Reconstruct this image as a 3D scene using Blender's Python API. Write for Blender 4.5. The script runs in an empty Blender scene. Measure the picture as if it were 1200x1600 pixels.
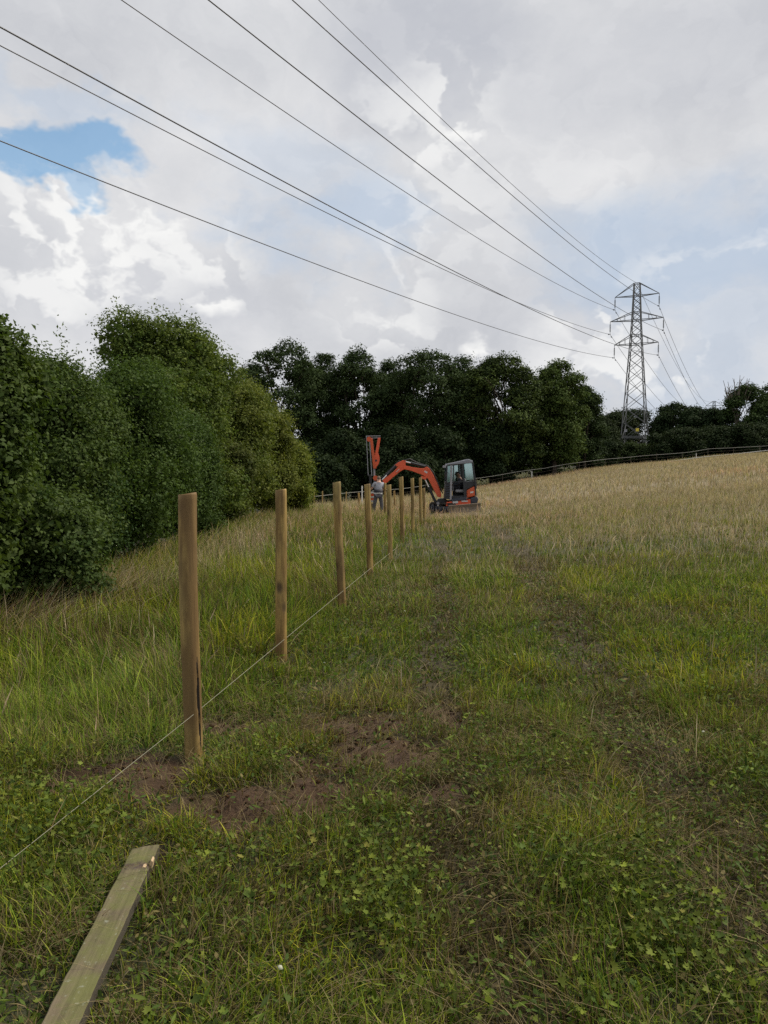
import bpy, math, random
import numpy as np
from mathutils import Vector, Matrix

# ------------------------------------------------------------------ camera, sky, sun, exposure
PI = math.pi
S = bpy.context.scene
COL = S.collection
CZ = 1.62                                   # eye height
PITCH = math.atan(60 / 1200)                # looking slightly down
cam_d = bpy.data.cameras.new("camera")
cam = bpy.data.objects.new("camera", cam_d)
COL.objects.link(cam)
cam.location = (0, 0, CZ)
cam.rotation_euler = (PI / 2 - PITCH, 0, 0)
cam_d.sensor_fit = 'VERTICAL'
cam_d.sensor_height = 24
cam_d.lens = 24 * 1200 / 1600
cam_d.clip_start = 0.05
cam_d.clip_end = 6000
S.camera = cam
S.view_settings.view_transform = 'Standard'
S.view_settings.look = 'None'
S.view_settings.gamma = 1
S.view_settings.exposure = 0.30
S.cycles.use_denoising = False
S.cycles.max_bounces = 5
S.cycles.diffuse_bounces = 2
S.cycles.glossy_bounces = 2
S.cycles.transmission_bounces = 3
S.cycles.transparent_max_bounces = 6
S.render.threads_mode = 'AUTO'


def ray(px, py):
    a, b = (px - 600) / 1200, (800 - py) / 1200
    c, s = math.cos(PITCH), math.sin(PITCH)
    return Vector((a, c + b * s, -s + b * c))


def at(px, py, d):
    """world point on the sight line of a photo pixel at depth y = d"""
    r = ray(px, py)
    return Vector((r.x / r.y * d, d, CZ + r.z / r.y * d))


SUN_EL, SUN_AZ = math.radians(50), math.radians(68)      # azimuth from +Y towards +X
sd = Vector((math.sin(SUN_AZ) * math.cos(SUN_EL), math.cos(SUN_AZ) * math.cos(SUN_EL), math.sin(SUN_EL)))
sun_d = bpy.data.lights.new("sun", 'SUN')
sun_d.energy = 3.0
sun_d.angle = math.radians(14)
sun_d.color = (1, .91, .76)
sun = bpy.data.objects.new("sun", sun_d)
COL.objects.link(sun)
sun.rotation_euler = sd.to_track_quat('Z', 'Y').to_euler()

W = bpy.data.worlds.new("World")
S.world = W
W.use_nodes = True


class NT:
    """small node tree writer"""
    def __init__(s, tree):
        s.t = tree
        tree.nodes.clear()

    def n(s, typ, ins=None, **kw):
        nd = s.t.nodes.new(typ)
        for k, v in kw.items():
            setattr(nd, k, v)
        if ins:
            for k, v in ins.items():
                s.put(nd.inputs[k], v)
        return nd

    def put(s, sock, v):
        if isinstance(v, bpy.types.NodeSocket):
            s.t.links.new(v, sock)
        elif isinstance(v, bpy.types.Node):
            s.t.links.new(v.outputs[0], sock)
        else:
            sock.default_value = v

    def m(s, op, a, b=0.0, c=None):
        d = {0: a, 1: b}
        if c is not None:
            d[2] = c
        return s.n('ShaderNodeMath', d, operation=op).outputs[0]

    def v(s, op, a, b=(0, 0, 0)):
        nd = s.n('ShaderNodeVectorMath', {0: a, 1: b}, operation=op)
        return nd.outputs['Value'] if op in ('LENGTH', 'DOT_PRODUCT') else nd.outputs[0]

    def ss(s, x, lo, hi, a=0.0, b=1.0):
        return s.n('ShaderNodeMapRange', {0: x, 1: lo, 2: hi, 3: a, 4: b}, interpolation_type='SMOOTHSTEP').outputs[0]

    def mix(s, f, a, b, bt='MIX'):
        nd = s.t.nodes.new('ShaderNodeMix')
        nd.data_type = 'RGBA'
        nd.blend_type = bt
        s.put(nd.inputs[0], f)
        s.put(nd.inputs[6], a)
        s.put(nd.inputs[7], b)
        return nd.outputs[2]

    def noise(s, vec, sc, det=4, rough=.5, dist=0.0, col=False):
        nd = s.n('ShaderNodeTexNoise', {'Vector': vec, 'Scale': sc, 'Detail': det, 'Roughness': rough, 'Distortion': dist})
        return nd.outputs[1 if col else 0]


def build_world():
    q = NT(W.node_tree)
    tc = q.n('ShaderNodeTexCoord').outputs['Generated']
    sky = q.n('ShaderNodeTexSky', sky_type='NISHITA', sun_disc=False, sun_elevation=SUN_EL, sun_rotation=SUN_AZ,
              air_density=1.0, dust_density=1.2, ozone_density=2.0)
    flat = q.v('MULTIPLY', tc, (1, 1, 1.5))
    warp = q.v('SUBTRACT', q.noise(flat, 5.5, 5, .6, col=True), (.5, .5, .5))
    wd = q.v('ADD', tc, q.v('MULTIPLY', warp, (.19, .19, .15)))
    wd2 = q.v('ADD', tc, q.v('MULTIPLY', warp, (.42, .42, .22)))

    def blob(px, py, rx, ry, soft=1.0, src=wd):
        d = ray(px, py).normalized()
        x = q.v('SUBTRACT', src, tuple(d))
        x = q.v('MULTIPLY', x, (1200 / rx, 1200 / max(rx, ry) * .6, 1200 / ry))
        return q.ss(q.v('LENGTH', x), 1 + soft * .5, max(0.0, 1 - soft * .5))

    def add_up(lst, soft=.9, src=wd):
        tot = None
        for b in lst:
            v = q.m('MULTIPLY', blob(b[0], b[1], b[2], b[3], b[5] if len(b) > 5 else soft, src), b[4])
            tot = v if tot is None else q.m('MAXIMUM', tot, v)
        return tot
    big = q.noise(flat, 2.3, 4, .55)
    mid = q.noise(wd, 8.0, 6, .6)
    # billows: difference of a cauliflower height field towards the sun
    def cauli(vec):
        a = q.n('ShaderNodeTexVoronoi', {'Vector': vec, 'Scale': 11.0, 'Detail': 1.0, 'Roughness': .5}, feature='F1').outputs['Distance']
        return q.m('ADD', q.m('MULTIPLY', a, -.8), q.m('MULTIPLY', q.noise(vec, 9, 4, .6), 1.0))
    c0 = cauli(wd)
    c1 = cauli(q.v('ADD', wd, (.010, 0, .018)))
    bil = q.m('SUBTRACT', c0, c1)
    # grey body of the cloud cover
    grey = q.n('ShaderNodeValToRGB', {0: q.m('ADD', q.m('MULTIPLY', big, .6), q.m('MULTIPLY', mid, .4))})
    cr = grey.color_ramp
    cr.elements[0].position, cr.elements[0].color = .32, (.52, .535, .575, 1)
    cr.elements[1].position, cr.elements[1].color = .68, (.79, .79, .80, 1)
    e = cr.elements.new(.5)
    e.color = (.655, .665, .69, 1)
    colr = grey.outputs[0]
    # darker grey smudges
    dark = add_up([(690, 75, 130, 60, .8), (620, 150, 60, 40, .6), (60, 210, 60, 18, .25), (330, 460, 120, 60, .55), (140, 470, 130, 55, .35),
                   (300, 425, 60, 30, .5), (210, 440, 120, 45, .5), (860, 500, 120, 60, .35), (1000, 90, 220, 60, .3), (40, 390, 60, 60, .25)], 1.1)
    colr = q.mix(q.m('MULTIPLY', dark, .6), colr, (.415, .44, .51, 1))
    # thin veil areas where the blue shows weakly
    veil = add_up([(560, 340, 95, 55, .75), (1060, 400, 190, 70, .8), (1170, 520, 130, 80, .5), (470, 230, 110, 60, .4),
                   (1010, 590, 90, 60, .5), (1150, 600, 100, 40, .5), (390, 320, 80, 26, .5), (60, 160, 110, 20, .5), (930, 430, 100, 60, .6), (1120, 330, 140, 50, .3)], 1.3, wd2)
    colr = q.mix(q.m('MULTIPLY', veil, .75), colr, (.40, .53, .71, 1))
    # lit cumulus
    bright = add_up([(110, 380, 130, 85, 1.), (60, 450, 75, 55, .8), (180, 330, 130, 34, 1.), (290, 385, 90, 38, .8), (345, 468, 38, 18, 1.),
                     (745, 215, 48, 38, 1.), (690, 235, 90, 28, .7), (700, 160, 80, 45, .7), (640, 420, 46, 70, .45), (590, 500, 60, 40, .7), (745, 548, 34, 20, 1.),
                     (900, 510, 70, 28, .7), (940, 570, 90, 30, .8), (1065, 555, 34, 36, .8), (690, 330, 90, 90, .35), (1130, 400, 110, 22, .4), (870, 300, 120, 60, .2)], 1.25)
    bilf = q.ss(bil, -.09, .10)
    bright2 = q.m('MULTIPLY', bright, q.m('ADD', .08, q.m('MULTIPLY', bilf, .92)))
    colr = q.mix(bright2, colr, (.90, .90, .89, 1))
    colr = q.mix(q.m('MULTIPLY', q.m('SUBTRACT', bilf, .5), .10), colr, (1, 1, 1, 1))
    # open blue holes
    hole = add_up([(60, 240, 110, 32, 1.), (150, 232, 70, 26, 1.), (30, 268, 90, 26, 1.), (125, 285, 40, 18, .8)], .5, wd)
    wisp = q.ss(mid, .56, .74)
    hole = q.m('MULTIPLY', hole, q.m('SUBTRACT', 1.0, q.m('MULTIPLY', wisp, .7)))
    bg_sky = q.n('ShaderNodeBackground', {'Color': q.mix(1.0, sky.outputs[0], (.86, 1.12, 1.10, 1), 'MULTIPLY'), 'Strength': .125})
    bg_cl = q.n('ShaderNodeBackground', {'Color': colr, 'Strength': .83})
    out = q.n('ShaderNodeOutputWorld')
    mx = q.n('ShaderNodeMixShader', {0: q.m('SUBTRACT', 1.0, q.m('MULTIPLY', hole, .82)), 1: bg_sky.outputs[0], 2: bg_cl.outputs[0]})
    q.put(out.inputs['Surface'], mx.outputs[0])


build_world()
W.cycles.sampling_method = 'MANUAL'
W.cycles.sample_map_resolution = 512

# ------------------------------------------------------------------ helpers
def fract_noise(x, y, seed=0):
    x = np.asarray(x, float); y = np.asarray(y, float)
    ix = np.floor(x).astype(np.int64); iy = np.floor(y).astype(np.int64)
    fx = x - ix; fy = y - iy
    fx = fx * fx * (3 - 2 * fx); fy = fy * fy * (3 - 2 * fy)

    def h(a, b):
        n = (a * 374761393 + b * 668265263 + seed * 1442695041) & 0xffffffff
        n = ((n ^ (n >> 13)) * 1274126177) & 0xffffffff
        return ((n ^ (n >> 16)) & 0xffff) / 65535.0
    return (h(ix, iy) * (1 - fx) + h(ix + 1, iy) * fx) * (1 - fy) + (h(ix, iy + 1) * (1 - fx) + h(ix + 1, iy + 1) * fx) * fy


def fbm(x, y, sc, seed=0, o=4):
    r = 0; a = .5; t = 0
    for k in range(o):
        r = r + a * fract_noise(x * sc + 17.3 * k, y * sc - 9.1 * k, seed + k)
        t += a; a *= .5; sc *= 2.03
    return r / t


def sst(a, b, x):
    t = np.clip((np.asarray(x, float) - a) / (b - a), 0, 1)
    return t * t * (3 - 2 * t)


FENCE_PX = np.array([380, 430, 520, 600, 680, 740, 850, 950, 1075, 1200, 1380.])
FENCE_D = np.array([60, 63, 68, 72, 76.5, 80, 86, 92, 98, 104, 110.])
FENCE_X = (FENCE_PX - 600) / 1200 * FENCE_D
FENCE_H = 1.1
FENCE_Z = CZ + (740 - np.interp(FENCE_PX, [380, 460, 600, 740, 950, 1200, 1380], [782, 778, 765, 748, 717, 696.5, 682])) / 1200 * FENCE_D - FENCE_H


def ground_z(x, y):
    x = np.asarray(x, float); y = np.asarray(y, float)
    z = ground_raw(x, y)
    fy = np.interp(x, FENCE_X, FENCE_D)
    return z + np.interp(x, FENCE_X, FENCE_CORR) * sst(0, 1, (y - 27) / (fy - 27))


def ground_raw(x, y):
    x = np.asarray(x, float); y = np.asarray(y, float)
    sx = np.log1p(np.exp(np.clip(x - 2, -40, 40)))
    sx = 260 * (1 - np.exp(-sx / 260)) * 1.12
    z = .085 * sx * sst(-6, 45, y)
    z = z - .036 * np.clip(y - 25, 0, 70) * (1 - sst(0, 20, x)) - .3 * sst(20, 30, x) * 0
    near = 1 - sst(25, 45, np.hypot(x, y))
    z = z + near * ((fbm(x, y, 1.1, 3) - .5) * .10 + (fbm(x, y, 5.0, 9, 3) - .5) * .05)
    z = z + (fbm(x, y, .12, 5, 2) - .5) * .3 * sst(15, 40, y)
    s = soil_mask(x, y)
    z = z - .02 * s + s * (fbm(x, y, 7, 77, 3) - .5) * .16
    return z


def _init_fence():
    return FENCE_Z - ground_raw(FENCE_X, FENCE_D)


def gz(x, y):
    return float(ground_z(np.array([x]), np.array([y]))[0])


def gpt(px, py):
    r = ray(px, py)
    t = CZ / -r.z
    return (r.x * t, r.y * t)


SOIL = []
for (px, py, ru, rv) in [(175, 1212, .25, .18), (100, 1235, .18, .14), (290, 1215, .2, .12), (235, 1190, .16, .14), (240, 1240, .16, .14), (330, 1275, .26, .16), (430, 1262, .28, .13), (485, 1205, .2, .10), (560, 1180, .17, .24), (635, 1180, .13, .30),
                         (370, 1140, .30, .22), (290, 1200, .14, .12), (540, 1135, .3, .25), (250, 1345, .08, .08), (500, 1240, .3, .13), (700, 1120, .10, .35),
                         (180, 1290, .2, .05), (650, 1250, .25, .12)]:
    g = gpt(px, py)
    SOIL.append((g[0], g[1], ru, rv))
POST_XY = [(at(px, 900, d).x, d) for px, d in ((298, 4.32), (439.5, 6.6), (534, 9.26), (578, 11.8), (609.5, 14.5))]
TR1 = [gpt(700, 868), gpt(690, 900), gpt(688, 1000), gpt(690, 1100), gpt(715, 1200), gpt(745, 1330), gpt(790, 1560)]
TR2 = [gpt(760, 812), gpt(800, 850), gpt(835, 900), gpt(880, 960), gpt(945, 1070), gpt(1010, 1180), gpt(1130, 1330)]


def on_plane(px, py, z):
    r = ray(px, py); t = (CZ - z) / -r.z
    return Vector((r.x * t, r.y * t, z))


BOARD_Z = .095
B_FAR, B_NEAR = on_plane(229, 1320, BOARD_Z), on_plane(92, 1600, BOARD_Z)


def board_dist(x, y):
    u = (B_FAR - B_NEAR).normalized()
    s_ = abs((x - B_NEAR.x) * u.y - (y - B_NEAR.y) * u.x)
    return s_ + 9.0 * (y > B_FAR.y + .02)


def path_x(tr, y):
    ys = np.array([p[1] for p in tr])[::-1]
    xs = np.array([p[0] for p in tr])[::-1]
    return np.interp(y, ys, xs)


def soil_mask(x, y):
    x = np.asarray(x, float); y = np.asarray(y, float)
    wx = x + (fbm(x, y, 3.1, 21) - .5) * .38
    wy = y + (fbm(x, y, 3.3, 41) - .5) * .38
    m = np.zeros_like(wx)
    for (a, b, u, v) in SOIL:
        m = np.maximum(m, np.exp(-(((wx - a) / u / 1.5) ** 2 + ((wy - b) / v / 1.5) ** 2)))
    for p in POST_XY:
        m = np.maximum(m, .9 * np.exp(-(((wx - p[0]) / .15) ** 2 + ((wy - p[1] + .05) / .17) ** 2)))
    return sst(.35, .8, m * (.7 + .6 * fbm(x, y, 6.5, 43)))


def track_mask(x, y):
    x = np.asarray(x, float); y = np.asarray(y, float)
    wob = (fbm(x * .6, y, .9, 61) - .5) * .35
    m = np.zeros_like(x)
    for tr, w, k in ((TR1, .15, .85), (TR2, .22, 1.0)):
        c = path_x(tr, y) + wob
        brk = sst(.30, .55, fbm(x, y, .9, 71))
        m = np.maximum(m, k * (1 - sst(w * .5, w * 1.8, abs(x - c))) * (.35 + .65 * brk) * (y < 34))
    return m


def tan_mask(x, y):
    n = (fbm(x, y, .16, 31) - .5) * 22 + (fbm(x, y, .8, 33) - .5) * 13
    t = .55 * sst(11, 34, y + 1.25 * np.clip(x, 0, 99) + n) + .45 * sst(27, 50, y + .9 * np.clip(x, 0, 99) + n)
    # bank of long bleached grass below the hedge
    hx = -3.1
    b = np.exp(-((x - hx) / .7) ** 2) * sst(8, 13, y) * .7
    far = sst(-1, -3, x) * sst(18, 30, y) * .5
    fy = np.interp(x, FENCE_X, FENCE_D)
    return np.clip(np.maximum(t, np.maximum(b, far)), 0, 1) * (1 - sst(0, 3, y - fy))


FENCE_CORR = _init_fence()


def new_obj(name, me, parent=None):
    o = bpy.data.objects.new(name, me)
    COL.objects.link(o)
    if parent:
        o.parent = parent
    return o


def tag(o, label=None, cat=None, group=None, kind=None):
    if label: o['label'] = label
    if cat: o['category'] = cat
    if group: o['group'] = group
    if kind: o['kind'] = kind
    return o


def thing(name, label, cat, loc=(0, 0, 0), rz=0, group=None):
    o = bpy.data.objects.new(name, None)
    COL.objects.link(o)
    o.location = loc
    o.rotation_euler = (0, 0, rz)
    o.empty_display_size = .2
    return tag(o, label, cat, group)


def np_mesh(name, V, F, mat, parent=None, col=None, smooth=False):
    """V (n,3), F (m,k) all faces of k corners"""
    me = bpy.data.meshes.new(name)
    V = np.ascontiguousarray(V, np.float32); F = np.ascontiguousarray(F, np.int32)
    n, k = F.shape
    me.vertices.add(len(V)); me.vertices.foreach_set('co', V.ravel())
    me.loops.add(n * k); me.loops.foreach_set('vertex_index', F.ravel())
    me.polygons.add(n)
    me.polygons.foreach_set('loop_start', np.arange(0, n * k, k, dtype=np.int32))
    if smooth:
        me.polygons.foreach_set('use_smooth', np.ones(n, bool))
    me.update(calc_edges=True)
    if col is not None:
        a = me.attributes.new('Col', 'FLOAT_COLOR', 'POINT')
        c = np.ones((len(V), 4), np.float32); c[:, :3] = col
        a.data.foreach_set('color', c.ravel())
    me.materials.append(mat)
    return new_obj(name, me, parent)


class MB:
    def __init__(s):
        s.v = []; s.f = []; s.mi = []

    def add(s, vs, fs, mi=0):
        b = len(s.v)
        s.v += [tuple(v) for v in vs]
        s.f += [tuple(i + b for i in f) for f in fs]
        s.mi += [mi] * len(fs)

    def box(s, c, d, rot=None, mi=0):
        c = Vector(c); hx, hy, hz = d[0] / 2, d[1] / 2, d[2] / 2
        vs = [Vector((x, y, z)) for x in (-hx, hx) for y in (-hy, hy) for z in (-hz, hz)]
        if rot is not None:
            vs = [rot @ v for v in vs]
        s.add([v + c for v in vs], [(0, 1, 3, 2), (4, 6, 7, 5), (0, 4, 5, 1), (2, 3, 7, 6), (0, 2, 6, 4), (1, 5, 7, 3)], mi)

    def bar(s, a, b, w, w2=None, mi=0):
        """square bar between two points"""
        s.tube([a, b], [w * .707, (w2 or w) * .707], 4, mi, off=PI / 4)

    def tube(s, pts, rs, n=8, mi=0, off=0.0, caps=True):
        pts = [Vector(p) for p in pts]
        rings = []
        up = None
        for i, p in enumerate(pts):
            t = (pts[min(i + 1, len(pts) - 1)] - pts[max(i - 1, 0)]).normalized()
            if up is None:
                up = Vector((0, 0, 1)) if abs(t.z) < .9 else Vector((0, 1, 0))
            u = (up - t * up.dot(t)).normalized(); v = t.cross(u)
            up = u
            r = rs[i] if isinstance(rs, (list, tuple)) else rs
            rings.append([p + u * math.cos(off + 2 * PI * k / n) * r + v * math.sin(off + 2 * PI * k / n) * r for k in range(n)])
        vs = [q for r in rings for q in r]
        fs = []
        for i in range(len(pts) - 1):
            for k in range(n):
                fs.append((i * n + k, i * n + (k + 1) % n, (i + 1) * n + (k + 1) % n, (i + 1) * n + k))
        if caps:
            fs.append(tuple(range(n))[::-1]); fs.append(tuple((len(pts) - 1) * n + k for k in range(n)))
        s.add(vs, fs, mi)

    def prism(s, prof, y0, y1, mi=0, axis='y'):
        """profile in x,z extruded in y"""
        n = len(prof)
        a = [(p[0], y0, p[1]) for p in prof]; b = [(p[0], y1, p[1]) for p in prof]
        fs = [tuple(range(n)), tuple(range(2 * n - 1, n - 1, -1))]
        for k in range(n):
            j = (k + 1) % n
            fs.append((k, k + n, j + n, j))
        s.add(a + b, fs, mi)

    def build(s, name, mats, parent=None, smooth=False, bevel=0, loc=None):
        me = bpy.data.meshes.new(name)
        me.from_pydata(s.v, [], s.f)
        if not isinstance(mats, (list, tuple)):
            mats = [mats]
        for m in mats:
            me.materials.append(m)
        me.polygons.foreach_set('material_index', s.mi)
        import bmesh
        bm = bmesh.new(); bm.from_mesh(me)
        bmesh.ops.recalc_face_normals(bm, faces=bm.faces)
        bm.to_mesh(me); bm.free()
        if smooth:
            for p in me.polygons: p.use_smooth = True
        o = new_obj(name, me, parent)
        if loc is not None: o.location = loc
        if bevel:
            m = o.modifiers.new('bevel', 'BEVEL'); m.width = bevel; m.segments = 2; m.limit_method = 'ANGLE'
        return o


# ------------------------------------------------------------------ materials
def mat(name, fn):
    m = bpy.data.materials.new(name)
    m.use_nodes = True
    q = NT(m.node_tree)
    out = q.n('ShaderNodeOutputMaterial')
    sh = fn(q)
    q.put(out.inputs['Surface'], sh)
    return m


def pbsdf(q, **k):
    nd = q.n('ShaderNodeBsdfPrincipled')
    for a, b in k.items():
        q.put(nd.inputs[a.replace('_', ' ')], b)
    return nd


def paint(name, col, rough=.4, metal=0.0, dirt=.5, dcol=(.09, .07, .05, 1)):
    def fn(q):
        tc = q.n('ShaderNodeTexCoord').outputs['Object']
        n = q.noise(tc, 4, 6, .65)
        n2 = q.noise(tc, 22, 4, .6)
        f = q.m('MULTIPLY', q.ss(q.m('ADD', q.m('MULTIPLY', n, .7), q.m('MULTIPLY', n2, .3)), .45, .75), dirt)
        c = q.mix(f, (*col, 1), dcol)
        r = q.m('ADD', rough, q.m('MULTIPLY', f, .4))
        b = q.n('ShaderNodeBump', {'Height': n2, 'Strength': .08})
        return pbsdf(q, Base_Color=c, Roughness=r, Metallic=metal, Normal=b.outputs[0]).outputs[0]
    return mat(name, fn)


def leafy(name, transl=.3, rough=.5, spec=.25):
    def fn(q):
        a = q.n('ShaderNodeAttribute', attribute_name='Col').outputs['Color']
        p = pbsdf(q, Base_Color=a, Roughness=rough)
        p.inputs['Specular IOR Level'].default_value = spec
        t = q.n('ShaderNodeBsdfTranslucent', {'Color': q.mix(1.0, a, (1.3, 1.35, .7, 1), 'MULTIPLY')})
        return q.n('ShaderNodeMixShader', {0: transl, 1: p.outputs[0], 2: t.outputs[0]}).outputs[0]
    return mat(name, fn)


M_LEAF = leafy('leaf', .28, .6, .10)
M_OAK = leafy('oak_leaf', .15, .7, .06)
M_GRASS = leafy('grass_blade', .25, .7, .06)


def ground_fn(q):
    tc = q.n('ShaderNodeTexCoord').outputs['Object']
    so = q.n('ShaderNodeAttribute', attribute_name='soil').outputs['Fac']
    ta = q.n('ShaderNodeAttribute', attribute_name='tan').outputs['Fac']
    tr = q.n('ShaderNodeAttribute', attribute_name='track').outputs['Fac']
    n1 = q.noise(tc, 14, 6, .65); n2 = q.noise(tc, 60, 4, .6); n3 = q.noise(tc, 1.3, 5, .6)
    gr = q.mix(n1, (.020, .024, .009, 1), (.06, .065, .026, 1))
    tn = q.mix(n1, (.20, .16, .105, 1), (.33, .27, .185, 1))
    tn = q.mix(q.ss(n3, .4, .7), tn, (.12, .115, .055, 1))
    c = q.mix(ta, gr, tn)
    sl = q.mix(n1, (.040, .020, .009, 1), (.100, .053, .024, 1))
    sl = q.mix(q.m('MULTIPLY', n2, .5), sl, (.020, .011, .007, 1))
    c = q.mix(q.m('MULTIPLY', tr, .5), c, sl)
    c = q.mix(so, c, sl)
    h = q.m('ADD', q.m('MULTIPLY', n1, .7), q.m('MULTIPLY', n2, .3))
    b = q.n('ShaderNodeBump', {'Height': h, 'Strength': .9, 'Distance': .05})
    return pbsdf(q, Base_Color=c, Roughness=.95, Normal=b.outputs[0]).outputs[0]


M_GROUND = mat('field_ground', ground_fn)


def wood_post_fn(q):
    oi = q.n('ShaderNodeObjectInfo').outputs['Random']
    tc = q.n('ShaderNodeTexCoord').outputs['Object']
    off = q.v('ADD', tc, q.n('ShaderNodeCombineXYZ', {0: q.m('MULTIPLY', oi, 31.0), 1: q.m('MULTIPLY', oi, 7.0), 2: q.m('MULTIPLY', oi, 13.0)}).outputs[0])
    st = q.v('MULTIPLY', off, (1, 1, .06))
    g = q.noise(st, 30, 6, .7, .4)
    g2 = q.noise(q.v('MULTIPLY', off, (1, 1, .22)), 9, 4, .6, .8)
    big = q.noise(q.v('MULTIPLY', off, (1, 1, .5)), 2.6, 3, .5)
    wet = q.noise(q.v('MULTIPLY', off, (3, 3, 1)), 1.3, 4, .6)
    c = q.mix(q.ss(g, .3, .7), (.15, .082, .020, 1), (.47, .315, .095, 1))
    c = q.mix(q.m('MULTIPLY', q.ss(g2, .5, .72), .55), c, (.10, .05, .018, 1))
    c = q.mix(q.m('MULTIPLY', q.ss(big, .42, .66), .45), c, (.24, .205, .08, 1))
    c = q.mix(q.m('MULTIPLY', q.ss(wet, .44, .60), .75), c, (.115, .062, .020, 1))
    # knots
    vo = q.n('ShaderNodeTexVoronoi', {'Vector': q.v('MULTIPLY', off, (1, 1, .55)), 'Scale': 5.0}, feature='F1').outputs['Distance']
    kn = q.ss(vo, .21, .06)
    c = q.mix(q.m('MULTIPLY', kn, .85), c, (.045, .024, .012, 1))
    b = q.n('ShaderNodeBump', {'Height': q.m('SUBTRACT', g, q.m('MULTIPLY', kn, .6)), 'Strength': .45, 'Distance': .01})
    return pbsdf(q, Base_Color=c, Roughness=.72, Normal=b.outputs[0]).outputs[0]


M_POST = mat('round_timber', wood_post_fn)


def endgrain_fn(q):
    tc = q.n('ShaderNodeTexCoord').outputs['Object']
    w = q.n('ShaderNodeTexWave', {'Vector': tc, 'Scale': 22.0, 'Distortion': 2.0}, wave_type='RINGS', rings_direction='Z').outputs[1]
    return pbsdf(q, Base_Color=q.mix(w, (.18, .13, .07, 1), (.36, .28, .17, 1)), Roughness=.85).outputs[0]


M_END = mat('end_grain', endgrain_fn)
M_CRACK = paint('dark_crack', (.02, .014, .01), .9, dirt=.2)


def plank_fn(q):
    tc = q.n('ShaderNodeTexCoord').outputs['Object']
    g = q.noise(q.v('MULTIPLY', tc, (1, .04, 1)), 55, 6, .65, .3)
    n = q.noise(tc, 7, 6, .65); n2 = q.noise(tc, 38, 5, .7)
    c = q.mix(q.ss(g, .3, .7), (.07, .053, .03, 1), (.165, .13, .08, 1))
    c = q.mix(q.m('MULTIPLY', q.ss(n, .34, .62), .75), c, (.115, .125, .030, 1))
    c = q.mix(q.m('MULTIPLY', q.ss(n2, .60, .70), .7), c, (.25, .26, .20, 1))
    # dark burnt looking knot across the board
    sx = q.n('ShaderNodeSeparateXYZ', {0: tc})
    dy = q.m('ABSOLUTE', q.m('SUBTRACT', q.m('ADD', sx.outputs[1], q.m('MULTIPLY', n2, .03)), .66))
    dk = q.m('MULTIPLY', q.ss(dy, .05, .012), q.ss(n2, .32, .6))
    c = q.mix(q.m('MULTIPLY', dk, .9), c, (.05, .028, .03, 1))
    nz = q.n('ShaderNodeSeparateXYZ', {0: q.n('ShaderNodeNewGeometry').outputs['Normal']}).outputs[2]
    c = q.mix(q.ss(nz, .6, .2), c, (.06, .05, .035, 1))  # side shading put into the colour: steep faces of the board go darker
    b = q.n('ShaderNodeBump', {'Height': q.m('ADD', g, q.m('MULTIPLY', n2, .6)), 'Strength': .5, 'Distance': .008})
    return pbsdf(q, Base_Color=c, Roughness=.85, Normal=b.outputs[0]).outputs[0]


M_PLANK = mat('mossy_board', plank_fn)
M_SPLINT = paint('fresh_splinter', (.5, .36, .22), .8, dirt=.3)
M_BARK = paint('bark', (.075, .06, .045), .95, dirt=.6, dcol=(.03, .025, .018, 1))
M_TWIG = paint('dry_twig', (.13, .11, .085), .9, dirt=.4)
M_STEEL = paint('galvanised_steel', (.13, .135, .14), .55, .3, .5, (.05, .045, .04, 1))
M_FARSTEEL = paint('far_steel', (.19, .21, .23), .6, .2, .2)  # paler, bluer steel: haze of distance put into the colour
M_CABLE = paint('aluminium_cable', (.10, .105, .12), .5, .3, .2)
M_INSUL = paint('insulator_glass', (.03, .035, .045), .25, 0, .2)
M_YELLOW = paint('yellow_sign', (.75, .6, .08), .5, 0, .3)
M_WHITE = paint('white_plastic', (.62, .62, .60), .5, 0, .3)
M_TAPE = paint('weathered_tape', (.42, .42, .38), .7, 0, .5)
M_STRING = paint('string_line', (.27, .26, .19), .8, 0, .2)
M_ORANGE = paint('orange_paint', (.74, .105, .035), .38, 0, .35, (.2, .06, .03, 1))
M_ORANGE2 = paint('faded_orange_paint', (.62, .10, .03), .5, 0, .5, (.2, .08, .04, 1))
M_BLACK = paint('black_paint', (.018, .02, .026), .45, 0, .3, (.06, .055, .045, 1))
M_NAVY = paint('dark_blue_grey_paint', (.03, .038, .06), .42, 0, .35)
M_GREY = paint('grey_paint', (.30, .30, .33), .5, 0, .35)
M_ROOF = paint('cab_roof_paint', (.22, .23, .27), .45, 0, .4)
M_RUBBER = paint('track_rubber', (.03, .027, .024), .85, 0, .8, (.10, .08, .055, 1))
M_BLADE = paint('muddy_steel', (.17, .135, .105), .6, .3, .6, (.13, .10, .07, 1))
M_CHROME = paint('chrome_rod', (.7, .7, .7), .2, .9, .1)
M_SKIN = paint('skin', (.50, .29, .21), .55, 0, .1)
M_SKIN2 = paint('darker_skin', (.22, .12, .085), .6, 0, .1)  # darker skin tone for the person in the cab
M_HAIR = paint('hair', (.16, .12, .09), .8, 0, .3)
M_SHIRT = paint('grey_shirt', (.36, .37, .42), .85, 0, .4, (.18, .18, .2, 1))
M_TROUS = paint('grey_trousers', (.085, .085, .10), .9, 0, .4, (.13, .11, .09, 1))
M_BELT = paint('black_belt', (.012, .012, .02), .7, 0, .2)
M_BOOT = paint('boot_leather', (.06, .045, .03), .8, 0, .5)
M_NAVYCLOTH = paint('navy_cloth', (.02, .022, .035), .9, 0, .3)


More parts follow.
